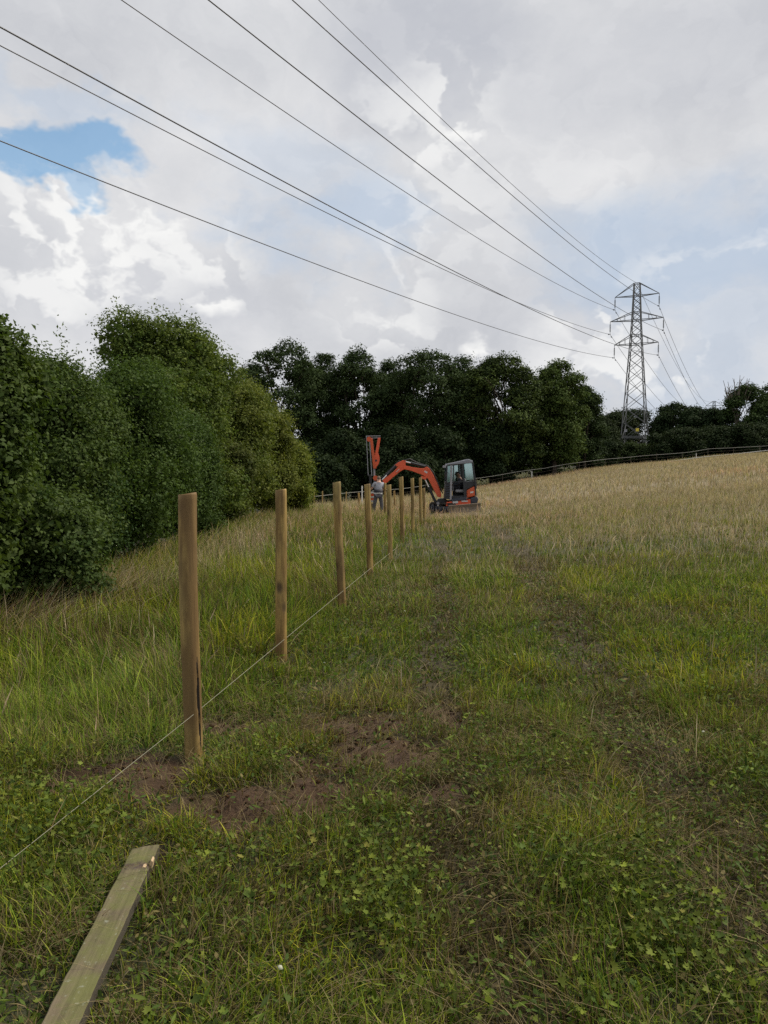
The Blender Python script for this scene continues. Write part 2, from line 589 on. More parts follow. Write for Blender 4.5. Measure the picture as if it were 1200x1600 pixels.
def glass_fn(tint, gl):
    def fn(q):
        t = q.n('ShaderNodeBsdfTransparent', {'Color': (*tint, 1)})
        g = q.n('ShaderNodeBsdfGlossy', {'Color': (.75, .92, .92, 1), 'Roughness': .06})
        return q.n('ShaderNodeMixShader', {0: gl, 1: t.outputs[0], 2: g.outputs[0]}).outputs[0]
    return fn


M_GLASS = mat('tinted_glass', glass_fn((.40, .66, .62), .26))
M_GLASS2 = mat('rear_side_glass', glass_fn((.35, .60, .56), .42))

# ------------------------------------------------------------------ ground
def build_ground():
    xs = list(np.arange(-5.0, 6.0, .055))
    step = .06; x = 6.0; r = []
    while x < 3500:
        step *= 1.06; r.append(x); x += step
    l = []; step = .06; x = -5.055
    while x > -3500:
        l.append(x); step *= 1.06; x -= step
    xs = np.array(l[::-1] + xs + r)
    ys = list(np.arange(1.0, 11.0, .055))
    y = 11.0; step = .06; u = []
    while y < 3500:
        u.append(y); step *= 1.035; y += step
    d = []; step = .08; y = .94
    while y > -600:
        d.append(y); step *= 1.12; y -= step
    ys = np.array(d[::-1] + ys + u)
    X, Y = np.meshgrid(xs, ys)
    x, y = X.ravel(), Y.ravel()
    V = np.stack([x, y, ground_z(x, y)], 1)
    nx, ny = len(xs), len(ys)
    i = np.arange(nx - 1)[None, :] + nx * np.arange(ny - 1)[:, None]
    i = i.ravel()
    F = np.stack([i, i + 1, i + nx + 1, i + nx], 1)
    o = np_mesh('field_ground', V, F, M_GROUND, smooth=True)
    for nm, val in (('soil', soil_mask(x, y)), ('tan', tan_mask(x, y)), ('track', track_mask(x, y))):
        a = o.data.attributes.new(nm, 'FLOAT', 'POINT')
        a.data.foreach_set('value', val.astype(np.float32))
    tag(o, 'sloping meadow ground with bare earth patches under the grass', 'ground', kind='structure')


build_ground()

# ------------------------------------------------------------------ grass and weeds
RNG = np.random.default_rng(7)


def wedge(n, y0, y1, m=.6, left=-4.6, k=.55):
    y = np.sqrt(RNG.random(n) * (y1 * y1 - y0 * y0) + y0 * y0)
    hw = k * y + m
    x = (RNG.random(n) * 2 - 1) * hw
    keep = x > np.minimum(left, -99 + 0 * y) if left is None else x > left - .02 * y
    return x[keep], y[keep]


def blades(name, x, y, h, w, lean, az, col, segs=3, tipcol=None, label='', cat='grass', z0=None, arch=None, seed_head=False):
    n = len(x)
    z = ground_z(x, y) - .01 if z0 is None else z0
    dx, dy = np.cos(az), np.sin(az)
    sa = az + PI / 2 + (RNG.random(n) - .5) * 1.6
    sx, sy = np.cos(sa), np.sin(sa)
    V = np.zeros((n, segs * 2 + 1, 3), np.float32)
    C = np.zeros((n, segs * 2 + 1, 3), np.float32)
    twist = (RNG.random(n) - .5) * .3
    for i in range(segs + 1):
        t = i / segs
        hor = lean * h * t ** 1.7
        ver = h * np.sqrt(np.clip(1 - (lean * .75) ** 2, .02, 1)) * (t - .42 * np.clip(lean, 0, 1.2) ** 2 * t * t)
        cx = x + dx * hor + sx * twist * h * t * t
        cy = y + dy * hor + sy * twist * h * t * t
        cz = z + ver
        if seed_head:
            ww = w * (.5 if t < .65 else 1.6) * (1 - .0 * t)
        else:
            ww = w * (1 - t) ** .6 * .5 + w * .02
        cc = col * (.72 + .38 * t) if tipcol is None else col * (1 - t * t) + tipcol * t * t  # tip highlight put into the blade colour: darker root, lighter tip
        if i < segs:
            V[:, 2 * i] = np.stack([cx - sx * ww, cy - sy * ww, cz], 1)
            V[:, 2 * i + 1] = np.stack([cx + sx * ww, cy + sy * ww, cz], 1)
            C[:, 2 * i] = cc; C[:, 2 * i + 1] = cc
        else:
            V[:, 2 * i] = np.stack([cx, cy, cz], 1); C[:, 2 * i] = cc
    base = (np.arange(n) * (segs * 2 + 1))[:, None]
    T = []
    for i in range(segs - 1):
        a = 2 * i
        T += [[a, a + 1, a + 3], [a, a + 3, a + 2]]
    a = 2 * (segs - 1)
    T += [[a, a + 1, a + 2]]
    F = (base[:, None, :] + np.array(T)[None]).reshape(-1, 3)
    return V.reshape(-1, 3), F, C.reshape(-1, 3)


def join(parts):
    Vs, Fs, Cs = [], [], []
    b = 0
    for V, F, C in parts:
        Vs.append(V); Fs.append(F + b); Cs.append(C); b += len(V)
    return np.concatenate(Vs), np.concatenate(Fs), np.concatenate(Cs)


GREENS = np.array([[.14, .205, .022], [.20, .255, .030], [.095, .165, .022], [.25, .28, .050], [.065, .12, .020]])
BROWNS = np.array([[.17, .135, .065], [.24, .19, .10], [.12, .085, .042], [.20, .165, .095]])
TANS = np.array([[.40, .325, .225], [.45, .375, .27], [.36, .295, .195], [.42, .315, .225], [.32, .29, .17]])


def pick(pal, n):
    c = pal[RNG.integers(0, len(pal), n)]
    return c * (.5 + RNG.random((n, 1)))


def field_col(x, y, dead=.18):
    n = len(x)
    g = pick(GREENS, n); b = pick(BROWNS, n); t = pick(TANS, n)
    pn = fbm(x, y, .55, 91)
    g = g * (.72 + .62 * pn[:, None])
    yl = sst(.5, .68, fbm(x, y, .8, 191))[:, None]
    g = g * (1 + yl * np.array([[.45, .2, -.1]]))
    dd = dead + .35 * sst(.45, .7, fbm(x, y, .7, 123))
    dd = np.clip(dd + .4 * track_mask(x, y) + .45 * soil_mask(x, y), 0, .92)
    c = np.where((RNG.random(n) < dd)[:, None], b, g)
    tm = tan_mask(x, y)
    c = c * (1 - .42 * track_mask(x, y))[:, None]
    return np.where((RNG.random(n) < tm * .93)[:, None], t, c)


def faded(n, y0, y1, m=.6):
    a, b = (y0 * .8 if y0 > 3 else y0), y1 * 1.25
    x, y = wedge(int(n * (b * b - a * a) / (y1 * y1 - y0 * y0)), a, b, m)
    p = sst(y0 * .8, y0 * 1.2, y) if y0 > 3 else 1.0
    p = p * (1 - sst(y1 * .8, y1 * 1.25, y))
    k = RNG.random(len(x)) < p
    return x[k], y[k]


def worn(x, y):
    return np.exp(-(((x - 3.0) / 2.6) ** 4 + ((y - 32.0) / 4.2) ** 4)) + 0 * x


def zone(n, y0, y1, hb, wb, segs, dead=.18, m=.6):
    x, y = faded(n, y0, y1, m)
    so, tr = soil_mask(x, y), track_mask(x, y)
    clump = np.clip(.5 + 1.5 * (fbm(x, y, 3.5, 55) - .5), 0, 1.1)
    keep = RNG.random(len(x)) > np.maximum(so * .84, tr * .12 + .35 * (clump < .34))
    x, y, so, tr, clump = x[keep], y[keep], so[keep], tr[keep], clump[keep]
    k = len(x)
    tm = tan_mask(x, y)
    pk = board_dist(x, y) < .06
    left = sst(.35, -.5, x - (-1.15 + .115 * (y - 4))) * sst(3.7, 5.4, y - .6 * (x + 1.5))      # beyond the string: not driven over
    h = hb * (.45 + 1.1 * RNG.random(k)) * (.55 + .95 * clump) * (1 + .9 * left + .9 * tm)
    h *= (1 - .5 * tr) * (1 - .5 * so) * (1 - .72 * worn(x, y))
    for p in POST_XY:
        h *= 1 - .7 * np.exp(-(((x - p[0]) / .22) ** 2 + ((y - p[1] + .15) / .22) ** 2))
    h = np.where(pk, np.minimum(h, .05), h)
    lean = np.clip(RNG.normal(.65, .36, k) - .25 * tm, .05, 1.25)
    flow = fbm(x, y, .6, 201) * 9
    az = flow + RNG.normal(0, 1.3, k)
    w = wb * (.6 + .8 * RNG.random(k))
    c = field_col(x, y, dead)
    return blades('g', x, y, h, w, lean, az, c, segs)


def build_grass():
    parts = [zone(150000, 1.5, 5.2, .105, .0050, 3, .24),
             zone(150000, 5.2, 12.5, .125, .0085, 3, .20, 1.),
             zone(150000, 12.5, 32, .13, .012, 2, .20, 1.5),
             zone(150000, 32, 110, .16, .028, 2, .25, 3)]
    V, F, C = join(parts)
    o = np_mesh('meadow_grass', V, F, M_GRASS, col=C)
    tag(o, 'mixed green and bleached meadow grass covering the whole field', 'grass', kind='stuff')
    # tall bleached seed stems
    parts = []
    for n, y0, y1, hh, ww in ((3500, 3, 13, .34, .0022), (36000, 13, 33, .34, .0042), (70000, 33, 108, .38, .0095)):
        x, y = faded(n, y0, y1, 1.0)
        tm = tan_mask(x, y) * (1 - .8 * worn(x, y))
        left = sst(.1, -.8, x - (-1.15 + .115 * (y - 4)))
        keep = RNG.random(len(x)) < np.clip(tm * .9 + left * .35 + .05 + .2 * sst(1.5, 4, x) * sst(5, 9, y), 0, 1) * (1 - track_mask(x, y) * .9) * (1 - soil_mask(x, y))
        x, y = x[keep], y[keep]; k = len(x)
        pink = sst(.4, .65, fbm(x, y, .09, 301))[:, None]
        c = pick(TANS, k) * (1 + pink * np.array([[.18, -.04, -.02]]))
        parts.append(blades('s', x, y, hh * (.6 + .6 * RNG.random(k)), ww * (.6 + .7 * RNG.random(k)), np.clip(RNG.normal(.35, .2, k), .02, 1), RNG.normal(.4, 1.2, k), c, 3, seed_head=True))
    # long bleached grass bank along the hedge foot
    n = 9000
    y = 7 + RNG.random(n) ** 1.2 * 40; x = -3.75 + RNG.normal(0, .38, n) - .004 * y
    parts.append(blades('b', x, y, .55 * (.6 + .7 * RNG.random(n)), .006 + .0006 * y, np.clip(RNG.normal(.85, .25, n), .1, 1.25), RNG.normal(-.5, .7, n), pick(np.concatenate([TANS, GREENS]), n), 3))
    n = 3200
    y = 7.2 + RNG.random(n) * 3.6; x = -3.75 + RNG.normal(0, .3, n) + .05 * (y - 7)
    parts.append(blades('b', x, y, .5 * (.5 + .9 * RNG.random(n)), np.full(n, .006), np.clip(RNG.normal(.8, .3, n), .1, 1.25), RNG.normal(.5, .5, n), pick(np.concatenate([TANS, np.array([[.22, .12, .06], [.17, .10, .05]])]), n), 3))
    V, F, C = join(parts)
    o = np_mesh('seed_stems', V, F, M_GRASS, col=C)
    tag(o, 'tall bleached grass stems with seed heads on the slope and by the hedge', 'dry grass', kind='stuff')
    # cut straw lying on the ground
    parts = []
    for n, y0, y1, ll, ww in ((12000, 1.6, 5.5, .22, .0024), (12000, 5, 14, .26, .0040)):
        x, y = wedge(n, y0, y1)
        pm = np.clip(sst(.5, .66, fbm(x, y, 1.0, 401)) + soil_mask(x, y) * .55 + track_mask(x, y) * .45 + .10, 0, 1)
        keep = (RNG.random(len(x)) < pm) & (board_dist(x, y) > .07)
        x, y = x[keep], y[keep]; k = len(x)
        az = fbm(x, y, 1.4, 207) * 14 + RNG.normal(0, .55, k)
        hh = ll * (.4 + .9 * RNG.random(k))
        parts.append(blades('d', x, y, hh, ww * (.5 + .7 * RNG.random(k)), np.full(k, 1.22) - .25 * RNG.random(k), az, pick(BROWNS * 1.1, k), 3, z0=ground_z(x, y) + .015 + .06 * RNG.random(k) * (1 - soil_mask(x, y))))
    V, F, C = join(parts)
    o = np_mesh('cut_straw', V, F, M_GRASS, col=C)
    tag(o, 'dead straw strewn over bare earth and flattened wheel tracks', 'straw', kind='stuff')


build_grass()


def lobed_leaf():
    """buttercup-like leaf in the x,y plane, base at origin, pointing +x"""
    pts = []
    for (ang, r) in ((-2.2, .35), (-1.75, .75), (-1.35, .5), (-.95, .95), (-.62, .52), (-.32, .9), (-.16, .7), (0, 1.05), (.16, .7), (.32, .9), (.62, .52), (.95, .95), (1.35, .5), (1.75, .75), (2.2, .35)):
        pts.append((math.cos(ang) * r * .5 + .35, math.sin(ang) * r * .5, .10 * r * r + (.04 if abs(ang) > .5 else 0)))
    V = np.array([(0, 0, 0), (.32, 0, -.02)] + pts)
    n = len(pts)
    F = [[1, i + 2, i + 3] for i in range(n - 1)] + [[0, n + 1, 1], [0, 1, 2]]
    return V, np.array(F)


def scatter(PV, PF, pos, az, tilt, scale, col, roll=None):
    n = len(pos)
    ca, sa = np.cos(az), np.sin(az); ct, st = np.cos(tilt), np.sin(tilt)
    roll = np.zeros(n) if roll is None else roll
    cr, sr = np.cos(roll), np.sin(roll)
    P = PV[None] * scale[:, None, None]
    x, y, z = P[..., 0], P[..., 1], P[..., 2]
    y, z = y * cr[:, None] - z * sr[:, None], y * sr[:, None] + z * cr[:, None]
    x, z = x * ct[:, None] - z * st[:, None], x * st[:, None] + z * ct[:, None]
    x, y = x * ca[:, None] - y * sa[:, None], x * sa[:, None] + y * ca[:, None]
    V = np.stack([x, y, z], 2) + pos[:, None, :]
    F = (np.arange(n) * len(PV))[:, None, None] + PF[None]
    C = np.repeat(col[:, None, :], len(PV), 1)
    return V.reshape(-1, 3), F.reshape(-1, 3), C.reshape(-1, 3)


def oval_leaf():
    t = np.linspace(0, 1, 6)
    w = np.array([.05, .26, .36, .34, .2, 0])
    mid = [(a * 1.5, 0, -.10 * a * a) for a in t]
    l = [(a * 1.5, b * .5, .07 - .10 * a * a) for a, b in zip(t, w)]
    r = [(a * 1.5, -b * .5, .07 - .10 * a * a) for a, b in zip(t, w)]
    F = []
    for i in range(5):
        F += [[i, i + 1, 7 + i], [i, 7 + i, 6 + i], [i, 12 + i, 13 + i], [i, 13 + i, i + 1]]
    return np.array(mid + l + r), np.array(F)


def build_weeds():
    PV, PF = lobed_leaf()
    OV, OF = oval_leaf()
    parts = []; stems = []
    for n, y0, y1, sc in ((7500, 1.55, 4.2, .8), (6500, 4, 9, .85), (3500, 9, 18, 1.0)):
        x, y = wedge(n, y0, y1)
        d = sst(.47, .60, fbm(x, y, 2.1, 501)) * (.45 + .6 * sst(4.8, 2.8, y)) + .05
        d = d * (np.hypot(x - POST_XY[0][0], y - 4.15) > .22) * (board_dist(x, y) > .13) * (1 - sst(.0, .5, soil_mask(x, y))) * (1 - .8 * track_mask(x, y)) * (1 - tan_mask(x, y))
        keep = RNG.random(len(x)) < d
        x, y = x[keep], y[keep]
        rep = RNG.integers(2, 6, len(x))
        X, Y = np.repeat(x, rep), np.repeat(y, rep)
        idx = np.repeat(np.arange(len(x)), rep); k = len(X)
        az = RNG.random(k) * 2 * PI
        hgt = (.05 + .14 * RNG.random(len(x)))[idx] * (.6 + .6 * RNG.random(k))
        out = .02 + .06 * RNG.random(k)
        ph = ground_z(X, Y)
        pos = np.stack([X + np.cos(az) * out, Y + np.sin(az) * out, ph + hgt], 1)
        s = (.024 + .034 * RNG.random(k)) * sc
        yel = (RNG.random(len(x)) < .08)[idx][:, None]
        c = np.where(yel, pick(np.array([[.175, .21, .03], [.15, .19, .025], [.20, .19, .045]]), k), pick(np.array([[.105, .14, .022], [.07, .105, .02], [.135, .165, .03]]), k))
        tl, rl = RNG.normal(-.1, .6, k), RNG.normal(0, .5, k)
        ov = (fbm(X, Y, 1.1, 611) + RNG.normal(0, .08, k)) > .52
        parts.append(scatter(PV, PF, pos[~ov], az[~ov], tl[~ov], s[~ov], c[~ov], rl[~ov]))
        parts.append(scatter(OV, OF, pos[ov], az[ov], tl[ov] + .4, s[ov] * .85, c[ov] * np.array([.8, .88, .9]), rl[ov]))
        stems.append(blades('st', X, Y, hgt * 1.1, np.full(k, .0022) * sc, np.clip(out / np.maximum(hgt, .02), 0, 1), az, c * .8, 2))
    # low dark mat of small leaves
    for n, y0, y1, sc in ((34000, 1.5, 5.0, .016), (30000, 5, 12, .026)):
        x, y = wedge(n, y0, y1)
        keep = (RNG.random(len(x)) < (1 - soil_mask(x, y) * .9)) & (board_dist(x, y) > .06)
        x, y = x[keep], y[keep]; k = len(x)
        pos = np.stack([x, y, ground_z(x, y) + .012 + .05 * RNG.random(k)], 1)
        parts.append(scatter(PV[[0, 4, 7, 9, 11, 14]], np.array([[0, 1, 2], [0, 2, 3], [0, 3, 4], [0, 4, 5]]), pos, RNG.random(k) * 2 * PI, RNG.normal(0, .6, k), sc * (.6 + 1.0 * RNG.random(k)) * 1.4, pick(np.array([[.075, .12, .025], [.10, .145, .03], [.055, .09, .02], [.15, .125, .05]]), k), RNG.normal(0, .6, k)))
    V, F, C = join(parts + stems)
    o = np_mesh('buttercup_weeds', V, F, M_LEAF, col=C)
    tag(o, 'low lobed weed leaves, some yellowing, among the foreground grass', 'weeds', kind='stuff')
    # small white clover heads and pale specks
    a = np.linspace(0, 2 * PI, 7)[:-1]
    BV = np.array([(0, 0, .5)] + [(math.cos(t) * .5, math.sin(t) * .5, .1) for t in a] + [(0, 0, -.35)])
    BF = np.array([[0, i + 1, (i + 1) % 6 + 1] for i in range(6)] + [[7, (i + 1) % 6 + 1, i + 1] for i in range(6)])
    x, y = wedge(110, 1.8, 24)
    keep = x > -1.0
    x, y = x[keep], y[keep]; k = len(x)
    h = .07 + .09 * RNG.random(k)
    pos = np.stack([x, y, ground_z(x, y) + h], 1)
    p1 = scatter(BV, BF, pos, RNG.random(k) * 6, RNG.normal(0, .3, k), .013 + .008 * RNG.random(k) + .0006 * y, np.tile([[.55, .55, .46]], (k, 1)) * (.7 + .4 * RNG.random((k, 1))))
    p2 = blades('st', x, y, h * 1.1, np.full(k, .0018), np.full(k, .05), RNG.random(k) * 6, pick(GREENS, k), 2)
    V, F, C = join([p1, p2])
    o = np_mesh('clover_flowers', V, F, M_LEAF, col=C)
    tag(o, 'scattered small white clover flower heads in the grass', 'flowers', kind='stuff')
    # soil crumbs
    x, y = wedge(60000, 2.2, 12, left=-3)
    keep = RNG.random(len(x)) < soil_mask(x, y) * .95 + track_mask(x, y) * .10
    x, y = x[keep], y[keep]; k = len(x)
    s = .006 + .022 * RNG.random(k) ** 3
    pos = np.stack([x, y, ground_z(x, y) + s * .2], 1)
    p = scatter(BV * np.array([1, .8, .7]), BF, pos, RNG.random(k) * 6, RNG.normal(0, .6, k), s * 1.4, pick(np.array([[.065, .035, .017], [.095, .052, .026], [.04, .021, .011]]), k))
    o = np_mesh('soil_crumbs', *p[:2], M_GRASS, col=p[2])
    tag(o, 'loose crumbs of dug brown earth in bare patches round the nearest post', 'soil', kind='stuff')


build_weeds()

# ------------------------------------------------------------------ foliage generator
def leaf_cards(pos, nrm, size, col, aspect=.55, fold=.18):
    """diamond leaves, 4 corners each"""
    n = len(pos)
    r = RNG.normal(size=(n, 3))
    t = np.cross(nrm, r); t /= np.linalg.norm(t, axis=1, keepdims=True) + 1e-9
    b = np.cross(nrm, t)
    L = size[:, None]; w = L * aspect * .5
    V = np.stack([pos - t * L * .5, pos + b * w + nrm * L * fold, pos + t * L * .5, pos - b * w + nrm * L * fold * .9], 1)
    F = (np.arange(n) * 4)[:, None] + np.array([[0, 1, 2, 3]])
    C = np.repeat(col[:, None, :], 4, 1)
    return V.reshape(-1, 3), F, C.reshape(-1, 3)


def crown_points(lobes, n, clump_r, per=28, inner=.2, jag=.15):
    """lobes: (cx,cy,cz,rx,ry,rz). leaf clumps on and under the lobe surfaces"""
    L = np.array(lobes, float)
    wgt = (L[:, 3] * L[:, 5] + L[:, 4] * L[:, 5] + L[:, 3] * L[:, 4])
    wgt /= wgt.sum()
    nc = max(8, int(n * (1 - inner) / per))
    li = RNG.choice(len(L), nc, p=wgt)
    d = RNG.normal(size=(nc, 3)); d /= np.linalg.norm(d, axis=1, keepdims=True)
    d[:, 2] = np.where(d[:, 2] < -.55, -d[:, 2], d[:, 2])
    rad = 1 - np.abs(RNG.normal(0, jag, nc)) + (RNG.random(nc) < .10) * RNG.random(nc) * jag * 1.3
    cc = L[li, :3] + d * L[li, 3:] * rad[:, None]
    # drop clumps buried deep inside another lobe
    q = ((cc[:, None, :] - L[None, :, :3]) / L[None, :, 3:])
    dep = (q ** 2).sum(2).min(1)
    keep = dep > .30
    cc, d = cc[keep], d[keep]; nc = len(cc)
    ci = np.repeat(np.arange(nc), per)
    cs = clump_r * (.5 + RNG.random(nc))
    off = RNG.normal(size=(len(ci), 3)) * .5
    p = cc[ci] + off * cs[ci][:, None] * np.array([1, 1, .75])
    nr = d[ci] * .5 + off * .5 + np.array([0, 0, .55]) + RNG.normal(size=(len(ci), 3)) * .55
    hue = RNG.random(nc)[ci]
    m = int(n * inner)
    li = RNG.choice(len(L), m, p=wgt)
    dd = RNG.normal(size=(m, 3)); dd /= np.linalg.norm(dd, axis=1, keepdims=True)
    pi = L[li, :3] + dd * L[li, 3:] * (RNG.random(m) ** .5 * .86)[:, None]
    P = np.concatenate([p, pi])
    N = np.concatenate([nr, RNG.normal(size=(m, 3))])
    N /= np.linalg.norm(N, axis=1, keepdims=True) + 1e-9
    return P, N, np.concatenate([hue, RNG.random(m)]), len(p)


def crown(name, lobes, n, size, clump_r, c1, c2, parent, material, per=28, inner=.2, zmin=None, big_inner=1.8, aspect=.6, jag=.15, extra=None):
    P, N, H, k = crown_points(lobes, n, clump_r, per, inner, jag)
    sz = size * (.6 + .8 * RNG.random(len(P)))
    sz[k:] *= big_inner
    c = np.array(c1)[None] * (1 - H[:, None]) + np.array(c2)[None] * H[:, None]
    c = c * (.75 + .5 * RNG.random((len(P), 1)))
    if zmin is not None:
        m = P[:, 2] > zmin
        P, N, sz, c = P[m], N[m], sz[m], c[m]
    pt = leaf_cards(P, N, sz, c, aspect)
    if extra:
        pt = join([pt] + extra)
    return np_mesh(name, pt[0], pt[1], material, parent, col=pt[2])


def shoots(base_pts, hgt, size, c, n_leaf=22, spread=.25):
    """upright leafy shoots rising out of a crown top: leaves and twig points"""
    P, tw = [], []
    for b in base_pts:
        h = hgt * (.5 + .9 * random.random())
        lx, ly = random.uniform(-spread, spread), random.uniform(-spread, spread)
        q = [(b[0] + lx * h * t, b[1] + ly * h * t, b[2] + h * t - .15) for t in (0, .5, 1)]
        tw.append(q)
        for k in range(n_leaf):
            t = .2 + .8 * k / n_leaf
            P.append((b[0] + lx * h * t, b[1] + ly * h * t, b[2] + h * t - .15))
    P = np.array(P) + RNG.normal(0, size * .8, (len(P), 3))
    N = RNG.normal(size=P.shape); N /= np.linalg.norm(N, axis=1, keepdims=True)
    cc = np.array(c)[None] * (.7 + .7 * RNG.random((len(P), 1)))
    return leaf_cards(P, N, size * (.6 + .8 * RNG.random(len(P))), cc, .5), tw


def trunk_mesh(parent, h, r, lobes, name='trunk', n_main=1, seed=0, mt=None):
    rd = random.Random(seed)
    m = MB()
    for s in range(n_main):
        ox, oy = (0, 0) if n_main == 1 else (rd.uniform(-.2, .2), rd.uniform(0, .4))
        top = Vector((ox * 1.8 + rd.uniform(-.04, .04) * h, oy * 1.8 + rd.uniform(-.04, .04) * h, h))
        pts = [Vector((ox, oy, -.4)), Vector((ox, oy, .1)), Vector((ox * 1.2, oy * 1.2, h * .4)) + Vector((rd.uniform(-.1, .1), rd.uniform(-.1, .1), 0)), top]
        m.tube(pts, [r * 1.6, r * 1.25, r, r * .7], 9)
        for lb in lobes:
            if n_main > 1 and rd.random() > .7: continue
            c = Vector(lb[:3]) + Vector((rd.uniform(-.3, .3) * lb[3], rd.uniform(-.3, .3) * lb[4], 0))
            st = pts[2].lerp(top, rd.uniform(.3, 1))
            mid = st.lerp(c, .5) + Vector((rd.uniform(-.1, .1), rd.uniform(-.1, .1), .08)) * (c - st).length
            rr = r * rd.uniform(.3, .5)
            m.tube([st, mid, c], [rr, rr * .7, rr * .35], 6)
            for k in range(5):
                e = c + Vector((rd.uniform(-1, 1) * lb[3], rd.uniform(-1, 1) * lb[4], rd.uniform(-.5, .9) * lb[5])) * .8
                m.tube([mid.lerp(c, rd.uniform(.3, 1)), e.lerp(c, .45) + Vector((0, 0, .05 * lb[5])), e], [rr * .4, rr * .25, rr * .08], 4)
    return m.build(name, mt or M_BARK, parent, smooth=True)


# ------------------------------------------------------------------ hedge on the left
def hedge_plant(name, label, cat, px0, px1, ytop, d, base_x=None, depth=2.2, c1=(.03, .06, .022), c2=(.05, .08, .028), n=60000, size=.055, seed=0,
                clump=.22, nl=14, shoot=8, shh=.5, group='hedge plants along the left edge of the field', toplobes=True):
    """px0..px1, ytop: silhouette seen in the photograph at depth d"""
    rd = random.Random(seed)
    a, b = at(px0, ytop, d), at(px1, ytop, d)
    cx = (a.x + b.x) / 2; hw = (b.x - a.x) / 2
    z0 = gz(cx, d); H = a.z - z0
    root = thing(name, label, cat, (cx, d, z0), 0, group)
    lobes = []
    for k in range(nl):
        u = rd.uniform(-1, 1); v = rd.uniform(-1, 1)
        f = k / (nl - 1)
        zc = H * (.12 + .72 * f) if toplobes else H * rd.uniform(.15, .8)
        sh = math.sqrt(max(.1, 1 - (max(0, zc / H - .45) / .62) ** 2))
        r = rd.uniform(.26, .42) * min(hw * 1.2, 1.6) + .12 * hw
        rz = min(r * rd.uniform(.8, 1.15), H - zc if H - zc > .35 else .35)
        lobes.append((u * max(.05, hw * sh - r * .75), v * max(.05, depth * sh - r * .6), zc, r, r, rz))
    lobes.append((0, 0, H * .45, hw * .80, depth * .8, H * .46))
    lobes.append((0, 0, H * .78, hw * .52, depth * .5, H * .21))
    lobes.append((-hw * .25, 0, H * .72, hw * .5, depth * .5, H * .25))
    lobes.append((hw * .3, 0, H * .66, hw * .5, depth * .5, H * .30))
    sp = []
    L = [l for l in lobes if l[2] + l[5] > H * .75]
    for k in range(shoot):
        l = rd.choice(L)
        sp.append((l[0] + rd.uniform(-.6, .6) * l[3], l[1] + rd.uniform(-.6, .6) * l[4], l[2] + l[5] * rd.uniform(.7, .95)))
    ex = []; tw = []
    if sp:
        e, tw = shoots(sp, shh, size, c2)
        ex = [e]
    crown('foliage', lobes, n, size, clump, c1, c2, root, M_LEAF, inner=.28, zmin=.02, extra=ex, jag=.22)
    trunk_mesh(root, H * .4, .008 + .005 * H, lobes, 'stems', 4, seed)
    return root


DG1, DG2 = (.045, .078, .020), (.084, .120, .032)
hedge_plant('hazel_bush', 'hazel bush with large rounded leaves rising at the left edge of the frame', 'bush', -150, 48, 478, 7.6, depth=1.1, c1=(.042, .072, .016), c2=(.075, .108, .026), n=62000, size=.06, seed=1, clump=.16, nl=12, shoot=10, shh=.28)
hedge_plant('bramble_bush', 'sprawling bramble bush low in front of the hazel, bright leaves near ground', 'bush', -90, 150, 770, 8.6, depth=.7, c1=(.040, .072, .020), c2=(.078, .112, .032), n=50000, size=.052, seed=2, clump=.15, nl=14, shoot=10, shh=.35)
hedge_plant('hawthorn_bush', 'dark hawthorn bush directly right of the hazel, thin bare-tipped shoots on top', 'bush', -10, 180, 548, 11.2, depth=1.2, c1=DG1, c2=DG2, n=80000, size=.048, seed=3, nl=18, shoot=16, shh=.6)
hedge_plant('hawthorn_bush', 'dark green hawthorn bush filling the hedge behind the nearest fence post', 'bush', 100, 300, 560, 14.0, depth=1.4, c1=(.045, .080, .019), c2=(.078, .12, .028), n=80000, size=.052, seed=4, nl=18, shoot=10, shh=.4)
hedge_plant('willow_tree', 'tallest hedge tree, domed grey green crown rising highest on the left', 'tree', 130, 378, 488, 20.5, depth=2.2, c1=(.055, .092, .020), c2=(.12, .155, .034), n=110000, size=.075, seed=5, nl=22, shoot=22, shh=.6)
hedge_plant('blackthorn_bush', 'shadowy blackthorn bush between the two nearest posts, under the domed tree', 'bush', 225, 345, 640, 17.5, depth=1.3, c1=(.042, .075, .020), c2=(.07, .11, .028), n=55000, size=.055, seed=6, nl=14, shoot=4)
hedge_plant('field_maple', 'yellow green field maple bush bulging out near the far end of the hedge', 'bush', 285, 442, 588, 26, depth=2.6, c1=(.07, .10, .020), c2=(.14, .16, .034), n=90000, size=.08, seed=7, clump=.26, nl=24, shoot=26, shh=.7)
hedge_plant('field_maple', 'lower yellow green maple bush ending the hedge, just left of the far fence posts', 'bush', 368, 470, 640, 31, depth=2.6, c1=(.075, .10, .020), c2=(.15, .165, .034), n=60000, size=.09, seed=17, clump=.26, nl=20, shoot=20, shh=.7)
hedge_plant('young_maple', 'small low yellow green bush at the very foot of the hedge end', 'bush', 436, 490, 694, 33, depth=1.8, c1=(.085, .12, .018), c2=(.16, .18, .032), n=26000, size=.085, seed=27, clump=.24, nl=14, shoot=10, shh=.5)
hedge_plant('elder_bush', 'dull green elder bush behind the second post, left of the yellow green maple', 'bush', 290, 405, 690, 22.5, depth=1.5, c1=(.05, .072, .018), c2=(.10, .115, .028), n=50000, size=.07, seed=8, nl=12, shoot=6)
hedge_plant('dogwood_bush', 'dark dogwood bush under the hazel beside the tangle of bleached grass', 'bush', 20, 215, 700, 12.3, depth=1.0, c1=DG1, c2=(.045, .085, .03), n=55000, size=.05, seed=9, nl=14, shoot=5)

